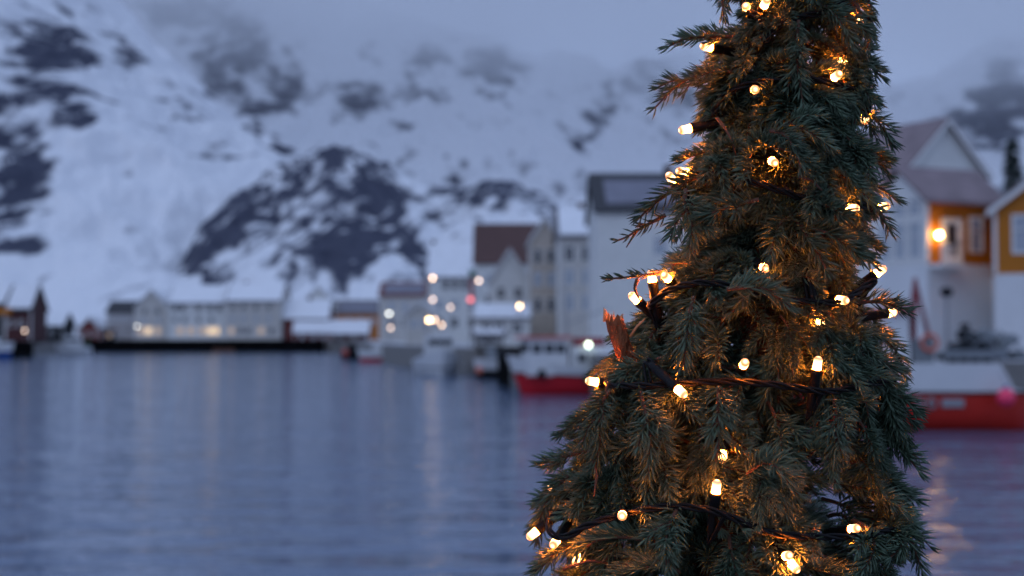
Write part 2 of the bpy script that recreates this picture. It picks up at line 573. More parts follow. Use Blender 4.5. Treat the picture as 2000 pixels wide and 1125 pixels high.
# ------------------------------------------------------------------ the setting: low cloud on the tops
def cloud_material():
    m = bpy.data.materials.new('low_cloud')
    m.use_nodes = True
    nt = m.node_tree
    nt.nodes.clear()
    out = nt.nodes.new('ShaderNodeOutputMaterial')
    pv = nt.nodes.new('ShaderNodeVolumePrincipled')
    pv.inputs['Color'].default_value = (1, 1, 1, 1)
    pv.inputs['Anisotropy'].default_value = 0.7
    geo = nt.nodes.new('ShaderNodeNewGeometry')
    sep = nt.nodes.new('ShaderNodeSeparateXYZ')
    nt.links.new(geo.outputs['Position'], sep.inputs[0])
    mr = nt.nodes.new('ShaderNodeMapRange')
    mr.inputs['From Min'].default_value = 110
    mr.inputs['From Max'].default_value = 480
    nt.links.new(sep.outputs['Z'], mr.inputs['Value'])
    pw = nt.nodes.new('ShaderNodeMath')
    pw.operation = 'POWER'
    pw.inputs[1].default_value = 2.6
    nt.links.new(mr.outputs[0], pw.inputs[0])
    mu = nt.nodes.new('ShaderNodeMath')
    mu.operation = 'MULTIPLY'
    mu.inputs[1].default_value = 0.0075
    nt.links.new(pw.outputs[0], mu.inputs[0])
    nt.links.new(mu.outputs[0], pv.inputs['Density'])
    nt.links.new(pv.outputs[0], out.inputs['Volume'])
    return m


c = MB()
c.box((0, 1600, 400), (5200, 1200, 600))
structure(c.build('cloud', cloud_material()), 'stuff')

# ------------------------------------------------------------------ the setting: shore and quays
GZ = 2.45
shore = [(60, 52), (30, 57.5), (7.5, 60), (4.5, 86), (2.4, 93), (1.2, 110), (-5.5, 136), (-13.5, 168), (-21, 212), (-33, 296), (-40, 305), (-92, 306), (-98, 262), (-78, 232), (-84, 214), (-140, 205), (-400, 300),
         (-400, 520), (300, 520), (300, 52)]
m_ = MB()
n = len(shore)
m_.poly([(x, y, GZ) for x, y in shore], [tuple(range(n))][0:1], 0)
m_.poly([(x, y, z) for z in (-1.0, GZ) for x, y in shore], [((i + 1) % n, i, n + i, n + (i + 1) % n) for i in range(n)], 1)
M['ground_snow'] = mat('trodden_snow', (0.50, 0.51, 0.54), 0.9, 0.1, var=0.25, vscale=0.3)
structure(m_.build('ground', [M['ground_snow'], M['concrete']]))
d = MB()
d.box((0, -1.2, 1.8), (12, 7.2, 0.2))
structure(d.build('quay_deck', M['concrete']))


def far_quay(pts, label, z_top=GZ + 0.25):
    t = thing('timber_quay', label, 'quay', (pts[0][0], pts[0][1], 0))
    o = Vector((pts[0][0], pts[0][1]))
    e = Vector((pts[1][0], pts[1][1])) - o
    L = e.length
    e.normalize()
    nrm = Vector((e.y, -e.x))
    if nrm.y > 0:
        nrm = -nrm
    ang = math.atan2(e.y, e.x)
    c_ = e * L / 2 + nrm * 1.2
    MB().box((c_.x, c_.y, z_top - 0.2), (L, 2.6, 0.4), ang).build('deck', M['black'], t)
    c2 = e * L / 2 + nrm * 0.5
    MB().box((c2.x, c2.y, (z_top - 0.4) / 2 - 0.3), (L - 0.3, 0.5, z_top + 0.2), ang).build('sheeting', M['black'], t)
    k = max(3, int(L / 4.5))
    for i in range(k):
        q = e * (L * (i + 0.5) / k) + nrm * 2.3
        MB().tube([(q.x, q.y, -0.8), (q.x, q.y, z_top - 0.42)], 0.16, 7).build('pile', M['black'], t)
    return t


far_quay([(-91.5, 305.5), (-40, 304.5)], 'long black timber quay below the white building with lit windows')
far_quay([(-78.5, 231.5), (-84, 214)], 'dark short jetty on piles beside the red boathouse')
far_quay([(1.2, 109), (2.2, 92.6)], 'black quay front beside the bow of the crimson fishing boat')


# ------------------------------------------------------------------ houses
def add_window(parent, c, w, h, rz, pane, depth=0.10):
    """c is the centre on the wall's face, rz the direction its outside faces (0 = -Y)"""
    f = MB()
    b = 0.11

    def tr(x, y, z):
        return (c[0] + x * math.cos(rz) - y * math.sin(rz), c[1] + x * math.sin(rz) + y * math.cos(rz), c[2] + z)

    for x, z, sx, sz in ((-w / 2, 0, b, h + b), (w / 2, 0, b, h + b), (0, -h / 2, w - b, b), (0, h / 2, w - b, b), (0, 0.12 * h, w - b, 0.06)):
        f.box(tr(x, -depth / 2 + 0.02, z), (sx, depth, sz), rz)
    if w > 0.9:
        f.box(tr(0, -depth / 2 + 0.022, 0), (0.06, depth - 0.01, h - b), rz)
    wo = f.build('window', M['trim'], parent)
    p = MB()
    p.box(tr(0, 0.0, 0), (w - b * 0.5, 0.03, h - b * 0.5), rz)
    p.build('pane', pane, wo)
    return wo


def house(name, label, cat, X, Y, z0, rz, w, d, h, rh, ridge, wallm, roofm, snow=0.0, wins=(), side_wins=(), door=None, chimney=None, found=0.0, foundm=None, over=0.35, group=None, trim=True, mono=False):
    t = thing(name, label, cat, (X, Y, z0), rz, group)
    hw, hd = w / 2, d / 2
    if found:
        MB().box((0, 0, found / 2 - 0.3), (w + 0.06, d + 0.06, found + 0.6)).build('foundation', foundm or M['foundation'], t)
    b = MB()
    zb = found
    if ridge == 'x':
        pts = [(-hw, -hd, zb), (hw, -hd, zb), (hw, hd, zb), (-hw, hd, zb), (-hw, -hd, h), (hw, -hd, h), (hw, hd, h), (-hw, hd, h), (-hw, 0, h + rh), (hw, 0, h + rh)]
        fc = [(3, 2, 1, 0), (0, 1, 5, 4), (2, 3, 7, 6), (1, 2, 6, 9, 5), (3, 0, 4, 8, 7), (4, 5, 9, 8), (6, 7, 8, 9)]
    else:
        pts = [(-hw, -hd, zb), (hw, -hd, zb), (hw, hd, zb), (-hw, hd, zb), (-hw, -hd, h), (hw, -hd, h), (hw, hd, h), (-hw, hd, h), (0, -hd, h + rh), (0, hd, h + rh)]
        fc = [(3, 2, 1, 0), (0, 1, 5, 8, 4), (2, 3, 7, 9, 6), (1, 2, 6, 5), (3, 0, 4, 7), (5, 6, 9, 8), (7, 4, 8, 9)]
    b.poly(pts, fc)
    b.build('wall', wallm, t)

    def slope(side, thick, lift, inset, name_, m__, par, rin=0.2):
        """one roof plane; side -1/+1"""
        s = MB()
        run = hd if ridge == 'x' else hw
        ln = hw if ridge == 'x' else hd
        k = rh / run
        e = over - inset
        a0, a1 = ln + over - inset, 0.0 + inset * rin
        z_e = h - k * e + lift
        z_r = h + rh + lift - k * a1
        q = []
        for zz in (0, thick):
            for (u, v, z) in ((-a0, run + e, z_e), (a0, run + e, z_e), (a0, a1, z_r), (-a0, a1, z_r)):
                vv = v * side
                q.append((u, vv, z + zz) if ridge == 'x' else (vv, u, z + zz))
        s.poly(q, [(3, 2, 1, 0), (4, 5, 6, 7), (0, 1, 5, 4), (1, 2, 6, 5), (2, 3, 7, 6), (3, 0, 4, 7)])
        return s.build(name_, m__, par)

    for side in (-1, 1):
        r = slope(side, 0.16, 0.004, 0.0, 'roof', roofm, t)
        if snow:
            slope(side, 0.12, 0.168, snow, 'snow', M['snow'] if snow < 0.8 else M['thinsnow'], r, 0.2 if snow < 0.8 else 1.35)
    if trim:
        for sx in (-1, 1):
            for gy in ((-hd,) if ridge == 'y' else ()):
                g = MB()
                k = rh / hw
                g.poly([(0, gy - over - 0.03, h + rh + 0.02), (sx * (hw + over), gy - over - 0.03, h - k * over + 0.02), (sx * (hw + over), gy - over - 0.03, h - k * over - 0.26), (0, gy - over - 0.03, h + rh - 0.26),
                        (0, gy - over + 0.03, h + rh + 0.02), (sx * (hw + over), gy - over + 0.03, h - k * over + 0.02), (sx * (hw + over), gy - over + 0.03, h - k * over - 0.26), (0, gy - over + 0.03, h + rh - 0.26)],
                       [(0, 1, 2, 3), (7, 6, 5, 4), (0, 4, 5, 1), (1, 5, 6, 2), (2, 6, 7, 3), (3, 7, 4, 0)])
                g.build('bargeboard', M['trim'], t)
            for sy in (-1,):
                MB().box((sx * (hw + 0.01), sy * (hd + 0.01), (h + zb) / 2), (0.16, 0.16, h - zb - 0.04)).build('corner_board', M['trim'], t)
    for u, z, ww, wh, pn in wins:
        add_window(t, (u, -hd, z), ww, wh, 0, M[pn])
    for v, z, ww, wh, pn in side_wins:
        add_window(t, (-hw, v, z), ww, wh, -PI / 2, M[pn])
    if door:
        u, z, ww, wh, pn = door
        do = MB()
        for x, sx in ((-ww / 2, 0.14), (ww / 2, 0.14)):
            do.box((u + x, -hd - 0.03, z), (sx, 0.12, wh + 0.14))
        do.box((u, -hd - 0.03, z + wh / 2 + 0.005), (ww - 0.14, 0.12, 0.14))
        do.box((u, -hd + 0.0, z), (ww - 0.14, 0.06, wh))
        dd = do.build('door', M['trim'], t)
        MB().box((u, -hd - 0.04, z + 0.1), (ww * 0.55, 0.03, wh * 0.72)).build('pane', M[pn], dd)
        MB().box((u + ww * 0.36, -hd - 0.07, z - 0.1), (0.05, 0.06, 0.16)).build('handle', M['metal'], dd)
    if chimney:
        u, v, top = chimney
        ch = MB()
        ch.box((u, v, h + rh * 0.3 + (top - h - rh * 0.3) / 2), (0.6, 0.6, top - h - rh * 0.3))
        ch.box((u, v, top + 0.06), (0.74, 0.74, 0.12))
        ch.build('chimney', M['brick'], t)
    return t


def hp(name, label, pL, pR, pyR, pyE, D, depth, ridge, wallm, roofm, snow=0.0, z0=GZ, rz=0.0, wrow=(), chimney=None, door=None, group=None, cat='house', trim=True, side=(), over=0.35):
    """a house set by where its front stands: wrow = rows (py, list of px, w, h, pane)"""
    w = (pR - pL) / FPX * D
    X = hx((pL + pR) / 2, D)
    h = hz(pyE, D) - z0
    rh = hz(pyR, D) - z0 - h
    wins = []
    for py, xs, ww, wh, pn in wrow:
        for q in xs:
            p_ = pn
            if isinstance(q, tuple):
                q, p_ = q
            wins.append((hx(q, D) - X, hz(py, D) - z0, ww, wh, p_))
    ch = None
    if chimney:
        ch = (hx(chimney[0], D) - X, 0.0, hz(chimney[1], D) - z0)
    do = None
    if door:
        do = (hx(door[0], D) - X, door[1] / 2 + 0.02, 1.1, door[1], door[2])
    return house(name, label, cat, X, D + depth / 2, z0, rz, w, depth, h, rh, ridge, wallm, roofm, snow, wins, side, do, ch, group=group, trim=trim, over=over)


# -- far left cluster
hp('boathouse', 'dark red boathouse with a snow-covered gable roof at the end of the dark jetty', 10, 60, 558, 604, 236, 8, 'x', M['darkred'], M['darkroof'], 0.35, wrow=[(632, [20, 40], 0.9, 1.1, 'pane')])
hp('shop_house', 'dark house with an ochre yellow fascia strip beside the dark red boathouse', -95, 8, 556, 596, 245, 9, 'x', M['dark'], M['darkroof'], 0.6, wrow=[(630, [-60, -30], 1.0, 1.2, 'pane')])
t = thing('fascia_sign', 'blank ochre yellow strip mounted on the dark house by the jetty', 'sign', (hx(-20, 235), 235, hz(612, 235)))
MB().box((0, 0, 0.35), (7.0, 0.12, 1.1)).build('board', M['ochre'], t)
MB().box((0, 5.0, 0.2), (0.2, 10.0, 0.2)).build('bracket', M['dark'], t)
hp('shed', 'low dark shed with a thick snow roof behind the jetty', 58, 122, 612, 637, 262, 7, 'x', M['dark'], M['darkroof'], 0.15, wrow=[(650, [75, 100], 1.0, 0.9, 'pane')])
hp('cottage', 'small red cottage with a snowy gable roof near the green marker', 152, 196, 620, 642, 318, 7, 'y', M['red'], M['darkroof'], 0.3, wrow=[(652, [163, 182], 0.9, 1.0, 'pane')])
hp('cottage', 'red cottage with a low snow roof tucked against the grey-white house', 188, 226, 628, 645, 322, 7, 'x', M['red'], M['tileroof'], 0.5, wrow=[(655, [200, 214], 0.9, 0.9, 'dimpane')])
hp('house', 'grey-white house with a dark sloping roof at the landward end of the long quay', 208, 263, 588, 610, 322, 9, 'x', M['grey'], M['darkroof'], 0.0, wrow=[(622, [220, 235, 250], 1.0, 1.2, 'palepane'), (645, [220, 250], 1.0, 1.2, 'pane')])
# -- the long white building
hp('house', 'white gable-fronted house with one lit window at the start of the long quay', 264, 326, 566, 600, 316, 10, 'y', M['white2'], M['greyroof'], 0.2,
   wrow=[(608, [283, 307], 1.1, 1.4, 'pane'), (627, [280, 310], 1.0, 1.2, 'palepane'), (646, [(275, 'dimpane'), (290, 'litpane'), (308, 'dimpane')], 1.4, 1.7, 'litpane')])
hp('warehouse', 'long white quayside building with a deep snow roof and lit ground-floor windows', 329, 440, 557, 592, 314, 12, 'x', M['white'], M['greyroof'], 0.2,
   wrow=[(602, [342, 356, 388, 410, 428], 1.2, 1.4, 'pane'), (624, [342, 360, 388, 412], 1.0, 1.2, 'pane'), (646, [(352, 'dimpane'), (373, 'dimpane'), (396, 'dimpane'), (411, 'litpane'), (422, 'litpane')], 1.4, 1.7, 'litpane')], cat='building')
hp('warehouse', 'tall pale building with a snowy roof joined to the end of the long white one', 441, 548, 552, 588, 312, 13, 'x', M['white2'], M['greyroof'], 0.25,
   wrow=[(600, [455, 475, 500, 525], 1.1, 1.3, 'pane'), (622, [455, 475, 500, 525], 1.1, 1.3, 'palepane'), (646, [(452, 'dimpane'), 468, 484, (510, 'dimpane'), 530], 1.3, 1.5, 'pane')], cat='building', chimney=(470, 548))
# -- red sheds
hp('boathouse', 'red boathouse with a broad snow roof and a dark chimney above the black quay', 553, 640, 586, 622, 313, 10, 'x', M['red'], M['darkroof'], 0.05, wrow=[(640, [590, 620], 1.0, 1.0, 'palepane')], chimney=(598, 578))
hp('porch_shed', 'small red lean-to with a bright snow roof in front of the red boathouse', 574, 642, 629, 649, 308, 4, 'x', M['red'], M['darkroof'], 0.02, wrow=[(658, [590, 612, 630], 0.9, 0.8, 'palepane')], cat='shed')
hp('porch_shed', 'dark red lean-to with a sloping snow roof beneath the orange house', 648, 718, 627, 650, 300, 4, 'x', M['darkred'], M['darkroof'], 0.02, wrow=[(659, [662, 690], 0.9, 0.8, 'pane')], cat='shed')
hp('house', 'burnt orange house with a grey roof behind the red lean-tos', 655, 742, 586, 612, 335, 10, 'x', M['orange'], M['greyroof'], 1.2, wrow=[(628, [680, 705, 728], 1.1, 1.3, 'palepane')])
hp('house', 'white gabled house on the snow slope above the orange house', 596, 648, 560, 585, 372, 9, 'y', M['white'], M['greyroof'], 0.2, z0=6.0, wrow=[(596, [610, 632], 1.0, 1.2, 'pane')])
# -- row on the near quay
hp('house', 'pale house with a faded reddish ridge at the far end of the quay row', 742, 832, 550, 578, 252, 11, 'x', M['white2'], M['tileroof'], 0.9, wrow=[(598, [765, 790, 815], 1.1, 1.4, 'palepane'), (630, [765, 790, 815], 1.1, 1.4, 'pane')])
hp('house', 'blue-white gabled house next to the brown-roofed house', 838, 950, 472, 540, 214, 12, 'x', M['white'], M['greyroof'], 0.05, wrow=[(556, [870, 888, 906], 1.0, 1.6, 'pane'), (595, [858, 888, 920], 1.1, 1.5, 'palepane'), (630, [858, 888, 920], 1.1, 1.5, 'pane')], chimney=(842, 465))
hp('house', 'tall white house with a bare brown roof in the quay row', 928, 1048, 432, 512, 188, 12, 'x', M['white'], M['brownroof'], 0.0, wrow=[(545, [955, 985, 1015], 1.0, 1.4, 'palepane'), (585, [955, 985, 1015], 1.0, 1.4, 'pane'), (625, [955, 985, 1015], 1.1, 1.5, 'palepane')])
hp('house', 'white cottage with a snow-covered gable in front of the brown-roofed house', 958, 1034, 488, 545, 165, 9, 'y', M['white'], M['greyroof'], 0.1, wrow=[(572, [978, 1012], 0.9, 1.3, 'pane'), (610, [978, 1012], 0.9, 1.3, 'palepane')])
hp('house', 'narrow beige house with a grey roof between brown-roofed and tall white buildings', 1034, 1094, 425, 470, 152, 11, 'y', M['beige'], M['greyroof'], 0.2, wrow=[(500, [1050, 1076], 0.9, 1.5, 'pane'), (545, [1050, 1076], 0.9, 1.5, 'palepane'), (595, [1050, 1076], 0.9, 1.5, 'pane')])
hp('house', 'off-white house with a snowy roof and dark chimney beside the tall white warehouse', 1092, 1172, 400, 462, 140, 11, 'x', M['white2'], M['greyroof'], 0.4, wrow=[(495, [1112, 1146], 1.0, 1.5, 'pane'), (540, [1112, 1146], 1.0, 1.5, 'palepane'), (590, [1112, 1146], 1.0, 1.6, 'palepane')], chimney=(1140, 388))
hp('warehouse', 'tall white warehouse with a dark snow-dusted roof behind the crimson fishing boat', 1166, 1420, 324, 412, 116, 13, 'x', M['white'], M['darkroof'], 1.2, wrow=[(480, [1290, 1350], 1.1, 1.5, 'palepane'), (560, [1290, 1350], 1.1, 1.5, 'pane')], chimney=(1322, 308), cat='building')
hp('shed', 'low white quay shed with a snow roof in front of the white cottage gable', 930, 1032, 596, 622, 142, 8, 'x', M['white'], M['greyroof'], 0.1, wrow=[(640, [950, 975, 1010], 1.1, 1.0, 'pane')])
hp('shed', 'grey concrete net store on the quay beside the black quay front', 925, 985, 648, 656, 124, 5, 'x', M['concrete'], M['greyroof'], 0.4, wrow=[(664, [945, 965], 0.9, 0.7, 'pane')])
hp('shed', 'small white fish shed behind the white fishing boat', 790, 845, 590, 612, 176, 6, 'y', M['white2'], M['greyroof'], 0.2, wrow=[(632, [808, 828], 0.9, 1.0, 'palepane')])

# -- the ochre house and its neighbours
D1 = 72.0
rz1 = math.radians(24)
g1 = 3.0
wing_w, wing_d = 4.7, 4.0
corner = P(1813, 656, D1)                         # near corner between gable end and long wall
cx_ = corner.x + wing_w / 2 * math.cos(rz1) - wing_d / 2 * math.sin(rz1)
cyy = D1 + wing_w / 2 * math.sin(rz1) + wing_d / 2 * math.cos(rz1)
fl = hz(515, D1) - g1
eave = hz(384, D1) - g1
oc = house('house', 'ochre house with a white window gable on a white foundation by the harbour', 'house', cx_, cyy, g1, rz1, wing_w, wing_d, eave, hz(322, D1) - g1 - eave, 'x', M['ochre'], M['dusted'], 0.0,
           wins=[(0.80, fl + 1.55, 0.80, 1.75, 'palepane')], door=(-0.80, fl + 1.15, 1.15, 2.25, 'pane'), found=fl, over=0.45)
# white glazed gable end of the ochre house
ge = MB()
hw_, hd_ = wing_w / 2, wing_d / 2
ge.poly([(-hw_ - 0.05, -hd_, fl), (-hw_ - 0.05, hd_, fl), (-hw_ - 0.05, hd_, eave), (-hw_ - 0.05, 0, hz(330, D1) - g1), (-hw_ - 0.05, -hd_, eave),
         (-hw_ - 0.01, -hd_, fl), (-hw_ - 0.01, hd_, fl), (-hw_ - 0.01, hd_, eave), (-hw_ - 0.01, 0, hz(330, D1) - g1), (-hw_ - 0.01, -hd_, eave)],
        [(0, 1, 2, 3, 4), (9, 8, 7, 6, 5), (0, 5, 6, 1), (1, 6, 7, 2), (2, 7, 8, 3), (3, 8, 9, 4), (4, 9, 5, 0)])
ge.build('gable_panel', M['trim'], oc)
for v in (-1.2, 0.0, 1.2):
    add_window(oc, (-hw_ - 0.06, v, fl + 1.25), 0.95, 1.9, -PI / 2, M['palepane'])
    add_window(oc, (-hw_ - 0.06, v, fl + 2.95), 0.95, 0.9, -PI / 2, M['palepane'])
st = MB()
st.box((-1.45, -hd_ - 0.5, fl - 0.12), (1.7, 1.0, 0.2))
st.build('balcony', M['trim'], oc)
for i in range(4):
    MB().box((-2.22 + i * 0.22, -hd_ - 0.93, fl + 0.42), (0.07, 0.07, 0.84)).build('baluster', M['trim'], oc)
MB().box((-1.89, -hd_ - 0.93, fl + 0.88), (0.80, 0.1, 0.08)).build('handrail', M['trim'], oc)
MB().tube([(hw_ - 0.2, -hd_ - 0.1, 0), (hw_ - 0.2, -hd_ - 0.1, eave - 0.1)], 0.06, 8).build('downpipe', M['metal'], oc)
D2 = 68.5
rz2 = math.radians(-17)
w2, d2 = 4.7, 8.0
c2_ = P(1946, 656, D2)
X2 = c2_.x + w2 / 2 * math.cos(rz2) - d2 / 2 * math.sin(rz2)
Y2_ = D2 + w2 / 2 * math.sin(rz2) + d2 / 2 * math.cos(rz2)
f2 = hz(535, D2) - g1
e2 = hz(402, D2) - g1
house('house', 'ochre gabled wing with white bargeboards standing forward of the ochre house', 'house', X2, Y2_, g1, rz2, w2, d2, e2, hz(330, D2) - g1 - e2, 'y', M['ochre'], M['dusted'], 0.0,
      wins=[(-1.1, f2 + 1.9, 0.9, 1.8, 'palepane'), (0.9, f2 + 1.9, 0.9, 1.8, 'palepane')], found=f2, over=0.4)
D3 = 88.0
X3, rz3 = hx(1835, D3), math.radians(28)
e3 = hz(330, D3) - g1
house('house', 'big white gabled house with a snowy brick-red roof behind the ochre house', 'house', X3 - 2.0, D3 + 5.4, g1, rz3, 6.6, 11.0, e3, hz(236, D3 + 1) - g1 - e3, 'y', M['white'], M['dusted'], 0.0,
      wins=[(-1.6, e3 - 2.4, 1.0, 1.5, 'palepane'), (1.6, e3 - 2.4, 1.0, 1.5, 'palepane')], side_wins=[(-3.5, 4.0, 1.0, 1.5, 'pane'), (-0.5, 4.0, 1.0, 1.5, 'palepane'), (-3.5, 6.6, 1.0, 1.5, 'palepane'), (-0.5, 6.6, 1.0, 1.5, 'palepane')], over=0.45)
# wall lamp on the ochre house
lp = P(1834, 459, D1 - 0.10)
wlmp = thing('wall_lamp', 'glowing round wall lamp beside the white door of the ochre house', 'lamp', tuple(lp))
MB().ball((0, 0, 0), 0.115).build('globe', M['lamp_house'], wlmp, True)
MB().tube([(0, 0.06, 0.14), (0.04, 0.30, 0.22), (0.1, 0.62, 0.1)], 0.03, 7).build('bracket', M['dark'], wlmp)


# ------------------------------------------------------------------ conifer behind the roofs
def small_conifer(px, py_top, py_base, D, label, ground):
    top = P(px, py_top, D)
    t = thing('spruce_tree', label, 'tree', (top.x, D, ground))
    Hh = top.z - ground
    MB().tube([(0, 0, 0), (0, 0, Hh * 0.95)], [0.16, 0.03], 7).build('trunk', M['dark'], t)
    rg = random.Random(int(px))
    b = MB()
    for i in range(620):
        z = Hh * (0.25 + 0.75 * rg.random() ** 0.8)
        R = (Hh - z) / Hh * 1.55 + 0.06
        a = rg.random() * 2 * PI
        r = R * (0.35 + 0.65 * rg.random())
        L = 0.28 + 0.25 * rg.random()
        p = Vector((math.cos(a) * r, math.sin(a) * r, z - r * 0.35))
        o_ = Vector((math.cos(a), math.sin(a), -0.45))
        s = Vector((-math.sin(a), math.cos(a), 0.2 * rg.uniform(-1, 1))) * 0.13
        b.poly([p - s, p + s, p + o_ * L + s * 0.3, p + o_ * L - s * 0.3, p + o_ * L * 0.5 + Vector((0, 0, 0.08))], [(0, 1, 4), (1, 2, 4), (2, 3, 4), (3, 0, 4)])
    b.build('crown', mat('far_spruce', (0.012, 0.022, 0.018), 0.8, 0.1, var=0.5), t)


small_conifer(1978, 272, 335, 82, 'dark pointed spruce rising behind the ochre gabled wing', GZ)


# ------------------------------------------------------------------ boats
def hull_sections(L, B, sheer_fn, keel=-0.45, n=22, m=11, stern='round'):
    """sections from bow (s=0) to stern (s=1); x runs aft"""
    secs = []
    for i in range(n):
        s = i / (n - 1)
        fore = min(1.0, (s / 0.42)) ** 0.62 if s > 0 else 0.0
        aft = 1.0 - 0.35 * max(0, (s - 0.72) / 0.28) ** 2.2
        hb = B / 2 * max(0.02, fore) * aft
        zt = sheer_fn(s)
        row = []
        for j in range(m):
            q = j / (m - 1)
            z = keel + (zt - keel) * q
            flare = 0.62 + 0.38 * q ** 0.8 if s < 0.5 else 0.80 + 0.20 * q ** 0.6
            yy = hb * flare * min(1, (q * 3.2 + 0.25)) ** 0.8
            rake = (1 - s) ** 4 * (1 - q) * L * 0.10
            row.append((s * L + rake, yy, z))
        secs.append(row)
    return secs


def boat(name, label, bow, yaw, L, B, sheer_fn, zsplit, low, high, group=None, zs2=None):
    """hull with a lower colour up to zsplit(s) and bulwarks above it"""
    t = thing(name, label, 'boat', (bow[0], bow[1], 0), yaw, group)
    n_, m_ = 22, 11
    secs = hull_sections(L, B, sheer_fn, n=n_, m=m_)
    lo, hi = MB(), MB()

    def strip(mb, z0f, z1f, k, inset=0.0):
        rows = []
        for i, row in enumerate(secs):
            s = i / (n_ - 1)
            a, b = z0f(s), z1f(s)
            zs = [r[2] for r in row]
            r = []
            for j in range(k):
                z = a + (b - a) * j / (k - 1)
                x = np.interp(z, zs, [q[0] for q in row])
                y = np.interp(z, zs, [q[1] for q in row])
                r.append((float(x), float(y), z))
            rows.append(r)
        pts, idx = [], 0
        for r in rows:
            pts += [(x, -y, z) for x, y, z in r] + [(x, y, z) for x, y, z in r]
        w_ = 2 * k
        fc = []
        for i in range(n_ - 1):
            for j in range(k - 1):
                a = i * w_ + j
                fc.append((a, a + w_, a + w_ + 1, a + 1))
                a = i * w_ + k + j
                fc.append((a + 1, a + w_ + 1, a + w_, a))
        e = (n_ - 1) * w_
        for j in range(k - 1):
            fc.append((e + j, e + k + j, e + k + j + 1, e + j + 1))
        mb.poly(pts, fc)

    strip(lo, lambda s: -0.45, zsplit, 6)
    strip(hi, zsplit, sheer_fn, 4)
    lo.build('hull', low, t, True)
    hi.build('bulwark', high, t, True)
    # deck and rubbing strake
    dk = MB()
    pts = []
    for i, row in enumerate(secs):
        s = i / (n_ - 1)
        z = zsplit(s) + 0.06
        zs = [r[2] for r in row]
        y = float(np.interp(z, zs, [q[1] for q in row])) - 0.04
        x = float(np.interp(z, zs, [q[0] for q in row]))
        pts += [(x, -max(y, 0.005), z), (x, max(y, 0.005), z)]
    dk.poly(pts, [(2 * i, 2 * i + 2, 2 * i + 3, 2 * i + 1) for i in range(n_ - 1)])
    dk.build('deck', M['boatgrey'], t)
    for sd in (-1, 1):
        path = []
        for i, row in enumerate(secs):
            s = i / (n_ - 1)
            z = zsplit(s)
            zs = [r[2] for r in row]
            path.append((float(np.interp(z, zs, [q[0] for q in row])), sd * (float(np.interp(z, zs, [q[1] for q in row])) + 0.02), z))
        MB().tube(path, 0.05, 6).build('rubbing_strake', M['dark'], t)
    return t


# crimson fishing boat, bow towards the open harbour (waterline at D = 85)
D4 = 85.0
b1 = boat('fishing_boat', 'crimson and white fishing boat with its bow towards the black quay front', (hx(988, D4), D4), math.radians(10), 11.5, 3.9,
          lambda s: 2.35 - 1.1 * min(1, s / 0.55) + 0.5 * max(0, s - 0.7), lambda s: 1.30 - 0.25 * min(1, s / 0.5), M['boatcrimson'], M['boatwhite'])
h_ = MB()
h_.box((2.35, 0, 2.25), (2.5, 2.5, 2.2), taper=0.92)
wh = h_.build('wheelhouse', M['boatwhite'], b1)
for yv in (-0.72, 0.0, 0.72):
    MB().box((1.14, yv, 2.78), (0.06, 0.62, 0.5)).build('pane', M['pane'], wh)
for xv in (1.65, 2.4, 3.1):
    MB().box((xv, -1.21, 2.75), (0.55, 0.06, 0.5)).build('pane', M['pane'], wh)
MB().box((2.25, 0, 3.42), (3.1, 2.75, 0.14), taper=0.95).build('roof', M['pinkred'], b1)
h2 = MB()
h2.box((5.2, 0, 1.95), (3.0, 2.3, 1.8), taper=0.95)
dh = h2.build('deckhouse', M['boatwhite'], b1)
for xv in (4.4, 5.3, 6.1):
    MB().box((xv, -1.15, 2.2), (0.5, 0.05, 0.45)).build('pane', M['pane'], dh)
mast = MB()
mast.tube([(3.7, 0, 3.3), (3.7, 0, 6.6)], [0.09, 0.05], 8)
mast.tube([(3.7, 0, 4.2), (6.4, 0, 5.2)], 0.05, 7)
mast.tube([(3.7, -0.7, 5.6), (3.7, 0.7, 5.6)], 0.035, 6)
mast.build('mast', M['metal'], b1)
MB().box((5.0, -0.2, 3.15), (1.9, 1.3, 0.5), taper=0.9).build('net_bin', M['deckred'], b1)
lm = MB()
lm.ball((4.75, -1.35, 2.98), 0.13)
lm.build('deck_lamp', M['lamp_greenish'], b1, True)
MB().tube([(4.75, -1.35, 2.86), (4.75, -1.1, 2.80)], 0.03, 6).build('lamp_bracket', M['metal'], b1)
for xv, zv in ((1.9, 1.25), (4.6, 1.0), (8.0, 1.0)):
    MB().ball((xv, -1.75 if xv > 3 else -1.45, zv), 0.26, sz=1.2).build('fender', M['dark'], b1, True)

# red fishing boat, waterline at D = 54
D5 = 54.0
yaw5 = math.radians(-5)
b2 = boat('fishing_boat', 'bright red and white fishing boat with a red mast moored below the ochre house', (hx(1408, D5), D5 + 0.9), yaw5, 11.3, 3.8,
          lambda s: 3.1 - 0.6 * min(1, s / 0.5) - (1.05 * smooth(0.90, 0.965, s)), lambda s: 1.75 - 0.35 * min(1, s / 0.5), M['boatred'], M['boatwhite'])
h_ = MB()
h_.box((5.4, 0, 2.9), (3.4, 2.4, 2.9), taper=0.95)
wh = h_.build('wheelhouse', M['boatwhite'], b2)
for xv in (4.3, 5.2, 6.1):
    MB().box((xv, -1.185, 3.45), (0.6, 0.06, 0.55)).build('pane', M['pane'], wh)
MB().box((5.4, 0, 4.42), (3.8, 2.7, 0.14)).build('roof', M['pinkred'], b2)
mast = MB()
mast.tube([(7.25, -0.75, 2.5), (7.5, 0, 5.7)], [0.11, 0.08], 8)
mast.tube([(7.25, 0.75, 2.5), (7.5, 0, 5.7)], [0.11, 0.08], 8)
mast.tube([(8.1, 0.0, 2.8), (7.5, 0, 5.6)], [0.10, 0.07], 8)
mast.tube([(7.36, -0.40, 4.1), (7.36, 0.40, 4.1)], 0.06, 8)
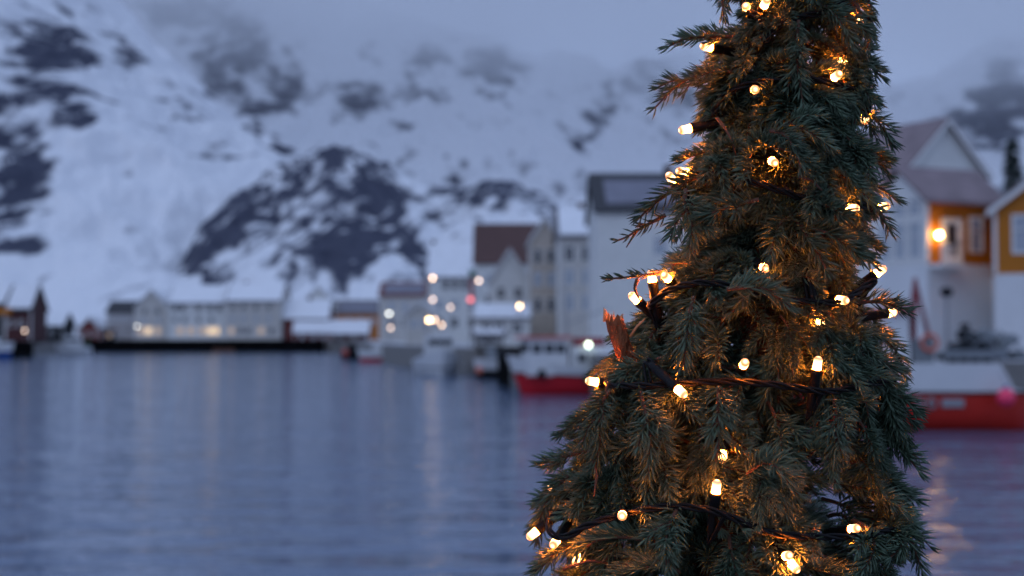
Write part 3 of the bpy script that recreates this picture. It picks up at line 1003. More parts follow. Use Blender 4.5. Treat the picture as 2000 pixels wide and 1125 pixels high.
mast.tube([(7.5, 0, 4.55), (6.2, 0, 4.75)], 0.09, 8)
mast.build('mast', M['deckred'], b2)
ringm = MB()
for k in range(24):
    a0, a1 = 2 * PI * k / 24, 2 * PI * (k + 1) / 24
    ringm.tube([(7.75 + 0.3 * math.cos(a0), -1.30, 3.25 + 0.3 * math.sin(a0)), (7.75 + 0.3 * math.cos(a1), -1.30, 3.25 + 0.3 * math.sin(a1))], 0.065, 6)
ringm.build('life_ring', M['ring'], b2)
MB().box((7.55, -0.9, 2.62), (0.75, 0.6, 1.5)).build('locker', M['boatgrey'], b2)
MB().tube([(8.7, 0.2, 1.5), (8.7, 0.2, 5.0)], 0.05, 8).build('radar_pole', M['metal'], b2)
MB().lathe((8.7, 0.2, 5.0), [(0.12, 0), (0.24, 0.08), (0.24, 0.26), (0.1, 0.36)]).build('radar', M['dark'], b2)
rl = MB()
for i in range(6):
    rl.tube([(8.3 + i * 0.42, -1.55 + i * 0.02, 2.45), (8.3 + i * 0.42, -1.55 + i * 0.02, 2.95)], 0.03, 6)
rl.build('rail_post', M['metal'], b2)
MB().box((9.35, -1.5, 2.83), (2.3, 0.08, 0.32), 0.03).build('rail_board', M['boatgrey'], b2)
for j, (xv, kind_) in enumerate(((7.25, 'o'), (7.68, 'o'), (8.45, 'd'))):
    yv = -1.83
    mk = MB()
    if kind_ == 'o':
        for k in range(20):
            a0, a1 = 2 * PI * k / 20, 2 * PI * (k + 1) / 20
            mk.tube([(xv + 0.13 * math.cos(a0), yv, 1.02 + 0.17 * math.sin(a0)), (xv + 0.13 * math.cos(a1), yv, 1.02 + 0.17 * math.sin(a1))], 0.06, 5)
    else:
        mk.box((xv, yv, 1.04), (0.8, 0.08, 0.30))
    mk.build('hull_marking', M['metal'], b2)
nt_ = MB()
for i in range(26):
    a = random.random() * 2 * PI
    r = 0.55 * random.random() ** 0.5
    nt_.ball((9.5 + 1.4 * r * math.cos(a), 0.2 + 0.9 * r * math.sin(a), 2.2 + 0.9 * (1 - r / 0.55) * random.random() + 0.3), 0.28, 8, 5)
nt_.build('net_heap', M['net'], b2, True)
bu = P(1965, 776, 51.75)
bt = thing('buoy', 'round bright pink buoy hanging at the stern of the red boat', 'buoy', tuple(bu))
MB().ball((0, 0, 0), 0.33, 18, 11).build('float', M['buoypink'], bt, True)
MB().lathe((0, 0, 0.30), [(0.09, 0), (0.07, 0.1), (0.03, 0.14)]).build('eye', M['boatblue'], bt)
MB().tube([(0, 0, 0.42), (-0.05, 0.15, 0.7), (-0.1, 0.35, 0.95)], 0.02, 6).build('rope', M['metal'], bt)

# blue and white skiff beyond the red boat
D6 = 66.0
b3 = boat('motor_boat', 'small white motor boat with a blue hull beyond the red boat stern', (hx(1938, D6), D6 + 1.0), math.radians(-12), 6.0, 2.2,
          lambda s: 1.9 - 0.3 * s, lambda s: 0.95 - 0.1 * s, M['boatblue'], M['boatwhite'])
MB().box((3.2, 0, 1.9), (1.8, 1.6, 1.3), taper=0.8).build('cabin', M['boatwhite'], b3)
MB().box((2.34, 0, 2.15), (0.05, 1.1, 0.4)).build('windscreen', M['pane'], b3)
MB().tube([(1.2, -0.2, 1.6), (1.2, -0.2, 2.4)], 0.03, 6).build('bow_post', M['metal'], b3)
MB().ball((1.1, -0.3, 2.4), 0.2, sz=1.3).build('bow_fender', M['pinkred'], b3, True)

# white fishing boat seen from the bow, mast lights lit (waterline at D = 122)
D7 = 122.0
b4 = boat('fishing_boat', 'white fishing boat with a tall lit mast lying bow-on to the harbour', (hx(868, D7), D7 - 1), math.radians(100), 9.5, 3.9,
          lambda s: 2.4 - 1.0 * min(1, s / 0.5), lambda s: 0.75, M['boatwhite'], M['boatwhite'])
h_ = MB()
h_.box((3.6, 0, 2.4), (2.2, 2.4, 2.4), taper=0.92)
wh = h_.build('wheelhouse', M['boatwhite'], b4)
for yv in (-0.72, 0.0, 0.72):
    MB().box((2.5, yv, 2.95), (0.06, 0.6, 0.5)).build('pane', M['pane'], wh)
mz = hz(538, D7 + 4)
mast = MB()
mast.tube([(5.0, 0.9, 1.2), (5.0, 0.9, mz)], [0.10, 0.05], 8)
mast.tube([(5.0, 0.3, mz * 0.62), (5.0, 1.5, mz * 0.62)], 0.04, 6)
mast.build('mast', M['metal'], b4)
MB().box((5.6, -0.2, 2.4), (1.2, 1.2, 1.0)).build('winch_house', M['deckred'], b4)
inv = Matrix.Rotation(-math.radians(100), 3, 'Z')


def boat_local(px, py, D):
    return inv @ (P(px, py, D) - Vector((hx(868, D7), D7 - 1, 0)))


for px, py, mk, rr in ((845, 543, 'lamp_pink', 0.13), (845, 585, 'lamp_dim', 0.13), (838, 625, 'lamp_warm', 0.15), (849, 625, 'lamp_pink', 0.12)):
    q = boat_local(px, py, D7 + 3.6)
    MB().ball(tuple(q), rr).build('mast_lamp', M[mk], b4, True)
    MB().tube([tuple(q), (5.0, 0.9, q.z)], 0.025, 5).build('lamp_arm', M['metal'], b4)

# small craft
D8 = 192.0
b5 = boat('motor_boat', 'low white motor boat with a red stripe under the cool white lamp', (hx(697, D8), D8), math.radians(6), 6.4, 2.3, lambda s: 1.7 - 0.5 * s, lambda s: 0.55, M['boatcrimson'], M['boatwhite'])
MB().box((2.8, 0, 1.7), (1.7, 1.6, 1.2), taper=0.8).build('cabin', M['boatwhite'], b5)
MB().box((2.0, 0, 1.95), (0.06, 1.1, 0.4)).build('windscreen', M['pane'], b5)
D9 = 212.0
b6 = boat('workboat', 'dark low workboat with an orange-red fender at the quay corner', (hx(664, D9), D9), math.radians(60), 5.5, 2.2, lambda s: 1.5 - 0.3 * s, lambda s: 0.9, M['black'], M['dark'])
MB().box((2.9, 0, 1.6), (1.2, 1.3, 1.4), taper=0.85).build('cabin', M['dark'], b6)
MB().ball((0.3, -0.75, 0.95), 0.52, sz=1.15).build('fender', M['pinkred'], b6, True)
b7 = boat('rowing_boat', 'small varnished rowing boat moored in front of the long black quay', (hx(408, 296), 299), math.radians(5), 4.6, 1.7, lambda s: 0.8 + 0.2 * abs(s - 0.5), lambda s: 0.5, M['brownboat'], M['brownboat'])
for xv in (1.5, 2.8):
    MB().box((xv, 0, 0.66), (0.25, 1.3, 0.05)).build('thwart', M['brownboat'], b7)
D10 = 255.0
b8 = boat('cabin_cruiser', 'white cabin cruiser moored between the dark shed and the green marker', (hx(112, D10), D10 - 1), math.radians(10), 6.2, 2.5, lambda s: 2.0 - 0.5 * s, lambda s: 0.6, M['boatwhite'], M['boatwhite'])
MB().box((3.1, 0, 2.5), (3.0, 1.9, 2.2), taper=0.85).build('cabin', M['boatwhite'], b8)
MB().box((3.1, -0.93, 2.8), (2.2, 0.06, 0.5)).build('pane', M['pane'], b8)
D11 = 213.0
b9 = boat('motor_boat', 'blue-hulled white motor boat beside the dark jetty', (hx(46, D11), D11 - 4), math.radians(176), 6.5, 2.4, lambda s: 2.6 - 0.5 * s, lambda s: 1.2, M['boatblue'], M['boatwhite'])
MB().box((3.4, 0, 2.6), (2.2, 1.7, 1.3), taper=0.8).build('cabin', M['boatwhite'], b9)
MB().box((3.4, 0.78, 2.8), (1.5, 0.06, 0.4)).build('pane', M['pane'], b9)
b10 = boat('workboat', 'grey-white workboat moored behind the black quay front', (hx(925, 116), 115), math.radians(40), 5.5, 2.3, lambda s: 1.7 - 0.4 * s, lambda s: 0.7, M['dark'], M['boatwhite'])
MB().box((2.6, 0, 1.9), (1.5, 1.5, 1.5), taper=0.85).build('cabin', M['boatgrey'], b10)
MB().ball((0.2, -0.55, 0.7), 0.3).build('fender', M['ring'], b10, True)


# ------------------------------------------------------------------ lamps, marker, flag, nets on the quay
def lamp_post(px, py, D, mk, label, r=0.16, base=GZ, group=None):
    p = P(px, py, D)
    t = thing('street_lamp', label, 'street lamp', (p.x, D, base), group=group)
    hgt = p.z - base
    MB().tube([(0, 0.25, 0), (0, 0.25, hgt + 0.25), (0, 0.10, hgt + 0.40), (0, 0, hgt + 0.30)], 0.05, 7).build('post', M['metal'], t)
    MB().lathe((0, 0, hgt + 0.16), [(0.03, 0.18), (r * 1.1, 0.0), (r * 1.1, -0.03)]).build('hood', M['dark'], t)
    MB().ball((0, 0, hgt), r * 0.85).build('globe', M[mk], t, True)


lamp_post(935, 548, 160, 'lamp_dim', 'tall street lamp with a soft warm globe before the white cottage', 0.22)
lamp_post(935, 600, 150, 'lamp_white', 'street lamp with a pale globe beside the low white quay shed', 0.14)
lamp_post(1015, 598, 128, 'lamp_warm', 'bright warm street lamp at the corner of the low white quay shed', 0.15)
lamp_post(863, 635, 140, 'lamp_pink', 'short lamp with a peach globe behind the white fishing boat', 0.13, base=GZ)
lamp_post(880, 600, 158, 'lamp_dim', 'dim street lamp in front of the blue-white gabled house', 0.17)
lamp_post(760, 612, 205, 'lamp_white', 'white street lamp in front of the pale house with reddish ridge', 0.24)
lamp_post(763, 640, 200, 'lamp_dim', 'low dim lamp in front of the pale house with reddish ridge', 0.22, base=GZ)
lamp_post(48, 646, 231, 'lamp_dim', 'warm lamp at the corner of the dark red boathouse', 0.22)
lamp_post(268, 637, 300.8, 'lamp_white', 'white lamp at the corner of the long white quayside building', 0.20, base=GZ + 0.26)

p = P(792, 667, 190)
t = thing('lamp_pole', 'cool white harbour lamp on a pole rising from the water', 'lamp', (p.x, 190, -0.6))
MB().tube([(0, 0.2, 0), (0, 0.2, p.z + 0.9)], 0.07, 7).build('post', M['metal'], t)
MB().tube([(0, 0.2, p.z + 0.85), (0, 0, p.z + 0.75)], 0.04, 6).build('arm', M['metal'], t)
MB().ball((0, 0, p.z + 0.6), 0.19).build('globe', M['lamp_cool'], t, True)

t = thing('channel_marker', 'slim green channel marker standing off the end of the quay', 'marker', (hx(172, 286), 286, -0.6))
MB().lathe((0, 0, 0), [(0.45, 0), (0.45, 0.9), (0.20, 1.1), (0.16, 3.2), (0.28, 3.25), (0.28, 3.7), (0.05, 3.9)]).build('pillar', M['green'], t)

t = thing('flag_pole', 'dark red and green pennant hanging from a pole by the blue-white house', 'flag', (hx(916, 150), 150, GZ))
zt = hz(515, 150) - GZ
MB().tube([(0, 0, 0), (0, 0, zt)], 0.05, 7).build('pole', M['trim'], t)
fl_ = MB()
zc = hz(560, 150) - GZ
for i in range(8):
    fl_.box((0.28 + 0.05 * math.sin(i * 1.3), 0.05 * math.cos(i), zc + 1.6 - i * 0.46), (0.62 - 0.03 * i, 0.06, 0.48), 0.3 * math.sin(i), mi=0 if i < 2 else 1)
fl_.build('pennant', [M['green'], M['deckred']], t)
t = thing('signal_lamp', 'red signal lamp on a short mast below the pennant', 'lamp', (hx(919, 149), 149, GZ))
zl = hz(585, 149) - GZ
MB().tube([(0, 0, 0), (0, 0, zl)], 0.05, 7).build('post', M['dark'], t)
MB().ball((0, -0.02, zl), 0.26).build('globe', M['lamp_red'], t, True)

rg = random.Random(5)
for k, (pxc, py, w_, dd, mk, lb) in enumerate(((1885, 640, 2.2, 61.5, 'net', 'heap of black fishing net on the quay behind the red boat'), (1940, 628, 2.6, 63.0, 'boatgrey', 'grey tarpaulin heap on the quay beside the black net'), (1905, 655, 2.0, 60.8, 'net', 'flat dark pile of rope on the quay edge behind the red boat'))):
    t = thing('net_pile', lb, 'net', (hx(pxc, dd), dd, GZ))
    b = MB()
    hgt = hz(py - 20, dd) - GZ
    for i in range(34):
        a = rg.random() * 2 * PI
        r = rg.random() ** 0.6
        b.ball((w_ / 2 * r * math.cos(a), 0.8 * r * math.sin(a), max(0.12, hgt * (1 - r) * rg.random())), 0.22 + 0.25 * rg.random(), 8, 5, sz=0.6)
    b.build('heap', M[mk], t, True)
    cr = MB()
    cr.tube([(-w_ / 2, -0.6, 0.2), (0, -0.8, hgt * 0.6), (w_ / 2, -0.4, 0.25)], 0.05, 6)
    cr.build('rope', M['boatgrey'], t)


# ------------------------------------------------------------------ THE SPRUCE with its string of lights
def needle_material():
    m = bpy.data.materials.new('spruce_needles')
    m.use_nodes = True
    nt = m.node_tree
    b = nt.nodes['Principled BSDF']
    b.inputs['Roughness'].default_value = 0.45
    b.inputs['Specular IOR Level'].default_value = 0.3
    at = nt.nodes.new('ShaderNodeAttribute')
    at.attribute_name = 'tint'
    oi = nt.nodes.new('ShaderNodeObjectInfo')
    mu = nt.nodes.new('ShaderNodeMath')
    mu.operation = 'MULTIPLY_ADD'
    mu.inputs[1].default_value = 0.45
    nt.links.new(oi.outputs['Random'], mu.inputs[0])
    nt.links.new(at.outputs['Fac'], mu.inputs[2])
    cr = nt.nodes.new('ShaderNodeValToRGB')
    e = cr.color_ramp.elements
    e[0].position = 0.05
    e[0].color = (0.012, 0.027, 0.013, 1)
    e[1].position = 1.2 / 1.35
    e[1].color = (0.092, 0.142, 0.094, 1)
    nt.links.new(mu.outputs[0], cr.inputs['Fac'])
    nt.links.new(cr.outputs['Color'], b.inputs['Base Color'])
    return m


M['needle'] = needle_material()
M['twig'] = mat('spruce_twig', (0.10, 0.052, 0.036), 0.7, 0.2, var=0.35, vscale=120)
M['bark'] = mat('spruce_bark', (0.11, 0.055, 0.038), 0.85, 0.2, var=0.4, vscale=60, bump=0.8, bscale=160)


def unit(a):
    return a / np.maximum(np.linalg.norm(a, axis=-1, keepdims=True), 1e-9)


class Geo:
    """triangles of twigs and needles"""

    def __init__(self):
        self.V, self.F, self.MI, self.T = [], [], [], []
        self.n = 0

    def add(self, V, F, mi, tint):
        self.V.append(V)
        self.F.append(F + self.n)
        self.MI.append(np.full(len(F), mi, dtype=np.int32))
        self.T.append(tint)
        self.n += len(V)

    def arrays(self):
        return np.concatenate(self.V), np.concatenate(self.F), np.concatenate(self.MI), np.concatenate(self.T)

    def mesh(self, name):
        V, F, MI, T = self.arrays()
        return tri_mesh(name, V, F, [M['needle'], M['twig']], MI, {'tint': T})


def smooth_path(pts, k=18):
    pts = np.asarray(pts, dtype=float)
    if len(pts) == 2:
        return pts[0] + (pts[1] - pts[0]) * np.linspace(0, 1, k)[:, None]
    t = np.linspace(0, len(pts) - 1, k)
    i = np.clip(t.astype(int), 0, len(pts) - 2)
    f = (t - i)[:, None]
    p0 = pts[np.clip(i - 1, 0, len(pts) - 1)]
    p1, p2 = pts[i], pts[i + 1]
    p3 = pts[np.clip(i + 2, 0, len(pts) - 1)]
    return 0.5 * ((2 * p1) + (-p0 + p2) * f + (2 * p0 - 5 * p1 + 4 * p2 - p3) * f * f + (-p0 + 3 * p1 - 3 * p2 + p3) * f ** 3)


def shoot(g, path, dens=1500.0, nl=0.0165, bare=0.08, tint=0.4, rad=0.0016, under=0.45, up=np.array([0, 0, 1.0]), rng=RNG, nw=0.00105):
    """one shoot: a tapered twig along path with needles all round it, fewer below"""
    pts = smooth_path(path, 12)
    seg = np.linalg.norm(np.diff(pts, axis=0), axis=1)
    cum = np.concatenate([[0], np.cumsum(seg)])
    L = cum[-1]
    # twig
    T = unit(np.gradient(pts, axis=0))
    ref = unit(np.cross(T, up + np.array([0.05, 0.03, 0])))
    nrm = unit(np.cross(ref, T))
    k = 5
    ang = np.arange(k) * 2 * PI / k
    rr = rad * (1 - 0.6 * cum / L)
    ring = pts[:, None, :] + rr[:, None, None] * (np.cos(ang)[None, :, None] * ref[:, None, :] + np.sin(ang)[None, :, None] * nrm[:, None, :])
    V = ring.reshape(-1, 3)
    i, j = np.meshgrid(np.arange(len(pts) - 1), np.arange(k), indexing='ij')
    a, b = (i * k + j).ravel(), (i * k + (j + 1) % k).ravel()
    F = np.concatenate([np.stack([a, b, b + k], -1), np.stack([a, b + k, a + k], -1)])
    g.add(V, F, 1, np.full(len(V), 0.5))
    # needles
    n = int(L * dens * (1 - bare))
    if n < 14:
        return
    s = np.sort(bare + (1 - bare) * rng.random(n) ** 0.92)
    ntip = max(5, int(n * 0.10))
    s[-ntip:] = 0.985
    cl = s * L
    Pn = np.stack([np.interp(cl, cum, pts[:, q]) for q in range(3)], -1)
    Tn = unit(np.stack([np.interp(cl, cum, T[:, q]) for q in range(3)], -1))
    Rn = unit(np.cross(Tn, up + np.array([0.05, 0.03, 0])))
    Nn = unit(np.cross(Rn, Tn))
    az = np.arange(n) * 2.399963 + rng.normal(0, 0.25, n)
    below = np.sin(az) < -0.3
    drop = below & (rng.random(n) > under)
    az = np.where(drop, -az, az)
    rad_v = np.cos(az)[:, None] * Rn + np.sin(az)[:, None] * Nn
    spread = np.radians(54 - 24 * s ** 2 + rng.normal(0, 7, n))
    spread[-ntip:] = np.radians(rng.uniform(4, 48, ntip))
    D = unit(np.cos(spread)[:, None] * Tn + np.sin(spread)[:, None] * rad_v + 0.10 * up)
    ln = nl * (1 - 0.22 * s ** 3) * rng.uniform(0.78, 1.12, n)
    ln[-ntip:] *= 0.85
    wd = nw * rng.uniform(0.8, 1.15, n)
    bend = (Tn * 0.26 + 0.04 * up) * ln[:, None]
    A = unit(np.cross(D, Tn + 1e-3))
    B = np.cross(D, A)
    base = Pn + rad_v * rad * 0.5
    mid = base + D * (ln * 0.55)[:, None] + bend * 0.28
    tip = base + D * ln[:, None] + bend
    q = [0, 2 * PI / 3, 4 * PI / 3]
    v0 = np.stack([base + (math.cos(x) * A + 0.75 * math.sin(x) * B) * (wd * 0.7)[:, None] for x in q], 1)
    v1 = np.stack([mid + (math.cos(x) * A + 0.75 * math.sin(x) * B) * wd[:, None] for x in q], 1)
    V = np.concatenate([v0, v1, tip[:, None, :]], 1).reshape(-1, 3)
    tri = []
    for x in range(3):
        y = (x + 1) % 3
        tri += [(x, y, 3 + y), (x, 3 + y, 3 + x), (3 + x, 3 + y, 6)]
    tri = np.array(tri)
    F = (np.arange(n)[:, None, None] * 7 + tri[None]).reshape(-1, 3)
    tn = np.clip(tint + rng.normal(0, 0.12, n), 0, 1)
    g.add(V, F, 0, np.repeat(tn, 7))


def spray(g, path, side=3, side_len=0.5, rng=RNG, tint=0.4, dens=1500.0, nl=0.0165, bare=0.1, under=0.45):
    """a branch end: a main shoot with side shoots"""
    pts = smooth_path(path, 20)
    L = np.linalg.norm(np.diff(pts, axis=0), axis=1).sum()
    shoot(g, path, dens, nl, bare, tint, 0.0019, under, rng=rng)
    T = unit(np.gradient(pts, axis=0))
    for q in range(side):
        s = 0.18 + 0.52 * (q + rng.random() * 0.6) / max(1, side)
        i = int(s * 19)
        t = T[i]
        lat = unit(np.cross(t, np.array([0.0, 0, 1.0]) + rng.normal(0, 0.25, 3)))
        sg = 1 if q % 2 else -1
        dr = unit(t * 0.72 + lat * sg * 0.62 + rng.normal(0, 0.10, 3))
        ll = L * side_len * (1.05 - 0.6 * s) * rng.uniform(0.75, 1.15)
        p0 = pts[i]
        p1 = p0 + dr * ll * 0.5
        p2 = p0 + dr * ll * 0.92 + t * ll * 0.14 + np.array([0, 0, -1.0]) * ll * 0.16
        shoot(g, [p0, p1, p2], dens, nl * 0.94, 0.05, tint, 0.0012, under, rng=rng)


# envelope of the crown, traced as (row, left edge, right edge) in the tree's plane
ENV = [(-520, 1600, 1628), (-350, 1548, 1668), (-150, 1470, 1700), (0, 1418, 1706), (100, 1400, 1700), (200, 1384, 1704), (300, 1350, 1728), (400, 1318, 1722), (500, 1288, 1716), (600, 1250, 1735), (700, 1186, 1760), (800, 1128, 1768),
       (900, 1074, 1786), (1000, 1036, 1794), (1125, 1012, 1806), (1300, 985, 1840), (1600, 930, 1900)]
E_Y = [e[0] for e in ENV]
E_L = [e[1] for e in ENV]
E_R = [e[2] for e in ENV]
PXM = FPX / TREE_D


def env_at(py):
    l, r = np.interp(py, E_Y, E_L), np.interp(py, E_Y, E_R)
    return (l + r) / 2, (r - l) / 2


def front_depth(px, py, k=1.0):
    """world Y of the crown's front at that pixel"""
    c_, R = env_at(py)
    u = min(0.97, abs((px - c_) / R))
    return TREE_D - k * (R / PXM) * 0.80 * math.sqrt(1 - u * u)


base_p = P(1400, 1125, TREE_D)
ground_z = 1.9
tree = thing('spruce_tree', 'small spruce wound with warm lights standing on the quay edge', 'tree', (P(1404, 1300, TREE_D).x, TREE_D, ground_z))
TREE_O = np.array(tree.location)


def rel(v):
    return np.asarray(v, dtype=float) - TREE_O


trunk = MB()
tp = [rel((TREE_O[0] - 0.02, TREE_D, ground_z))] + [rel(P((np.interp(y, E_Y, E_L) + np.interp(y, E_Y, E_R)) / 2, y, TREE_D)) for y in (1300, 1000, 700, 400, 100, -200, -480)]
trunk.tube([tuple(a) for a in tp], [0.034, 0.028, 0.024, 0.021, 0.017, 0.013, 0.008, 0.003], 10)
trunk.build('trunk', M['bark'], tree, True)
# the quay edge carries the tree in a planter box of boards
pl = thing('planter', 'square timber planter holding the spruce on the quay', 'planter', (TREE_O[0] - 0.02, TREE_D, ground_z))
for k in range(4):
    a = k * PI / 2
    for r_ in range(3):
        MB().box((0.27 * math.cos(a), 0.27 * math.sin(a), 0.07 + r_ * 0.125), (0.03, 0.508 if k % 2 else 0.57, 0.12), a).build('plank', M['dark'], pl)

# -- branch kinds (shared meshes), local +X outward, Z up
VARS = []
vr = np.random.default_rng(77)
for kind in range(48):
    g = Geo()
    cls = (0, 1, 2, 1, 0, 3, 1, 2)[kind % 8]
    L = vr.uniform(0.068, 0.108)
    if cls == 0:      # arching over and hanging
        el0, el1 = vr.uniform(5, 30), vr.uniform(-85, -65)
    elif cls == 1:    # hanging
        el0, el1 = vr.uniform(-50, -25), vr.uniform(-92, -75)
    elif cls == 2:    # slanting out and down
        el0, el1 = vr.uniform(-25, 0), vr.uniform(-60, -35)
    else:             # pushing outward, seen end-on as a rosette
        el0, el1 = vr.uniform(-10, 15), vr.uniform(-32, -5)
        L *= 0.8
    pts = [np.zeros(3)]
    yaw = 0.0
    yawk = vr.normal(0, 0.20)
    for q in range(6):
        el = math.radians(el0 + (el1 - el0) * (q / 5) ** 0.7)
        yaw += yawk
        pts.append(pts[-1] + np.array([math.cos(el) * math.cos(yaw), math.cos(el) * math.sin(yaw), math.sin(el)]) * L / 6)
    spray(g, pts, side=int(vr.integers(1, 5)), side_len=vr.uniform(0.38, 0.62), rng=vr, tint=vr.uniform(0.22, 0.55), dens=vr.uniform(1450, 1900), nl=vr.uniform(0.0135, 0.0170), bare=vr.uniform(0.02, 0.22), under=vr.uniform(0.1, 0.7))
    VARS.append((g, g.mesh('branch'), cls, pts[-1]))

LAMPS = [  # px, py, direction of the bulb (right, up, towards camera), depth factor of the crown's front
    (1457, 12, -0.25, 0.1, 0.95, 0.95), (1497, 1, 0.1, 0.35, 0.9, 0.95), (1680, 45, 0.62, -0.72, 0.2, 0.9), (1374, 90, -0.93, 0.12, 0.35, 0.7),
    (1638, 145, 0.25, 0.2, 0.94, 1.0), (1475, 175, -0.1, -0.15, 0.98, 1.02), (1332, 254, -0.97, -0.2, 0.1, 0.7), (1690, 237, 0.25, -0.9, -0.2, 0.2),
    (1513, 318, 0.1, -0.3, 0.9, 0.82), (1327, 334, -0.90, 0.15, 0.4, 0.8), (1307, 343, -0.55, 0.65, 0.5, 0.7), (1672, 407, 0.90, -0.05, 0.42, 0.95),
    (1732, 402, 0.9, 0.15, 0.3, 0.3), (1272, 533, -0.16, 0.97, 0.1, 0.7), (1298, 538, -0.45, 0.35, 0.8, 0.85), (1234, 577, -0.72, 0.66, 0.1, 0.5),
    (1495, 525, 0.05, -0.2, 0.97, 1.0), (1725, 525, 0.8, 0.58, 0.1, 0.5), (1651, 587, 0.55, -0.1, 0.83, 1.02), (1455, 708, 0.0, 0.3, 0.95, 1.0),
    (1598, 703, 0.12, 0.97, 0.2, 0.98), (1150, 744, -0.97, 0.16, 0.15, 0.8), (1335, 770, 0.55, -0.55, 0.65, 1.04), (1400, 944, 0.08, 0.96, 0.25, 0.98),
    (1215, 1008, -0.1, 0.0, 0.98, 1.02), (1035, 1048, -0.78, -0.6, 0.1, 0.7), (1081, 1064, -0.35, -0.35, 0.86, 0.9), (1673, 1032, 0.35, 0.2, 0.9, 0.95),
    (1541, 1085, 0.1, 0.2, 0.95, 0.98), (1076, 952, -0.6, 0.3, 0.2, 0.1), (1207, 717, -0.5, 0.3, 0.3, 0.35), (1606, 640, 0.2, -0.75, 0.1, 0.80),
    (1555, 1112, 0.4, -0.5, 0.6, 0.92), (1752, 775, 0.6, -0.5, 0.2, 0.05), (1412, 900, 0.0, -0.6, 0.3, 0.70), (1640, 130, -0.4, -0.6, 0.2, 0.25),
    (1745, 610, 0.7, 0.1, -0.4, -0.1), (1125, 1100, -0.2, -0.6, 0.3, 0.45),  # unseen bulbs deep in and behind the crown, added for the light they throw
]
LPOS, LDIR = [], []
for px, py, dx, dz, dc, kf in LAMPS:
    LPOS.append(np.array(P(px, py, front_depth(px, py, kf) - (0.012 if kf > 0.6 else 0.0))))
    LDIR.append(unit(np.array([dx, -dc, dz])))
LPOS = np.array(LPOS)
CAMP = np.array([0, 0, CAM_Z])


def clear_of_lamps(tip, mid, margin=0.016):
    """keep the sight line to the open bulbs free of needles"""
    for i, q in enumerate(LPOS):
        if LAMPS[i][5] < 0.6 or i in (8, 31, 34):
            continue
        d = unit(q - CAMP)
        for p in (tip, mid):
            r = p - CAMP
            a = r @ d
            if a < np.linalg.norm(q - CAMP) - 0.004 and np.linalg.norm(r - a * d) < margin + 0.006:
                return False
    return True


br = np.random.default_rng(5)
placed = []          # (visible score, variant, matrix)
tries = 0
want = 800
while len(placed) < want and tries < 12000:
    tries += 1
    py = br.uniform(-480, 1500)
    c_, R = env_at(py)
    if br.random() > (R / 420.0) * 0.75 + 0.25:
        continue
    # angle round the trunk: 0 = right, 90 = towards the camera
    th = br.uniform(-40, 220) if br.random() < 0.70 else br.uniform(210, 330)
    th = math.radians(th)
    vi = int(br.integers(0, len(VARS)))
    g, me, cls, tipv = VARS[vi]
    sc = br.uniform(0.66, 1.22) * (0.85 if py < 150 else 1.0)
    Rm = R / PXM
    inner = br.random() < 0.38
    reach = tipv[0] * sc
    fr = br.uniform(0.25, 0.6) if inner else br.uniform(0.88, 1.0)
    r0 = max(0.006, Rm * fr - reach - 0.014)
    o = np.array(P(c_, py, TREE_D))
    out = np.array([math.cos(th), -math.sin(th) * 0.85, 0])
    pos = o + out * r0 + np.array([0, 0, 0.02 if cls != 3 else 0.0])
    yaw = math.atan2(out[1], out[0]) + br.normal(0, 0.42)
    mt = Matrix.Translation(Vector(pos - TREE_O)) @ Matrix.Rotation(yaw, 4, 'Z') @ Matrix.Rotation(br.normal(0, 0.22), 4, 'X') @ Matrix.Rotation(br.normal(0, 0.16), 4, 'Y') @ Matrix.Diagonal((sc, sc * br.choice([-1, 1]), sc, 1))
    wt = np.array(mt @ Vector(tipv)) + TREE_O
    wm = np.array(mt @ Vector(tipv * 0.55 + np.array([0.006, 0, 0.006]))) + TREE_O
    if not clear_of_lamps(wt, wm, 0.014):
        continue
    ex, ey = project(wt[0], wt[1], wt[2])
    if ex < np.interp(ey, E_Y, E_L) - 4 or ex > np.interp(ey, E_Y, E_R) + 4:
        continue
    if -20 < py < 1150:
        vis = (math.sin(th) + 0.15) + (-1.2 if inner else 0)
    else:
        vis = -5
    placed.append((vis, vi, mt))

placed.sort(key=lambda a: -a[0])
NB = 268
for vis, vi, mt in placed[:NB]:
    ob = bpy.data.objects.new('branch', VARS[vi][1])
    C.objects.link(ob)
    ob.parent = tree
    ob.matrix_local = mt
fill = Geo()
cache = [v[0].arrays() for v in VARS]
for vis, vi, mt in placed[NB:]:
    V, F, MI, T = cache[vi]
    R4 = np.array(mt)
    V2 = V @ R4[:3, :3].T + R4[:3, 3]
    fill.V.append(V2)
    fill.F.append(F + fill.n)
    fill.MI.append(MI)
    fill.T.append(np.clip(T + br.uniform(0.0, 0.35), 0, 1.3))
    fill.n += len(V2)
fo = bpy.data.objects.new('foliage', fill.mesh('foliage'))
C.objects.link(fo)
fo.parent = tree
fo['kind'] = 'stuff'

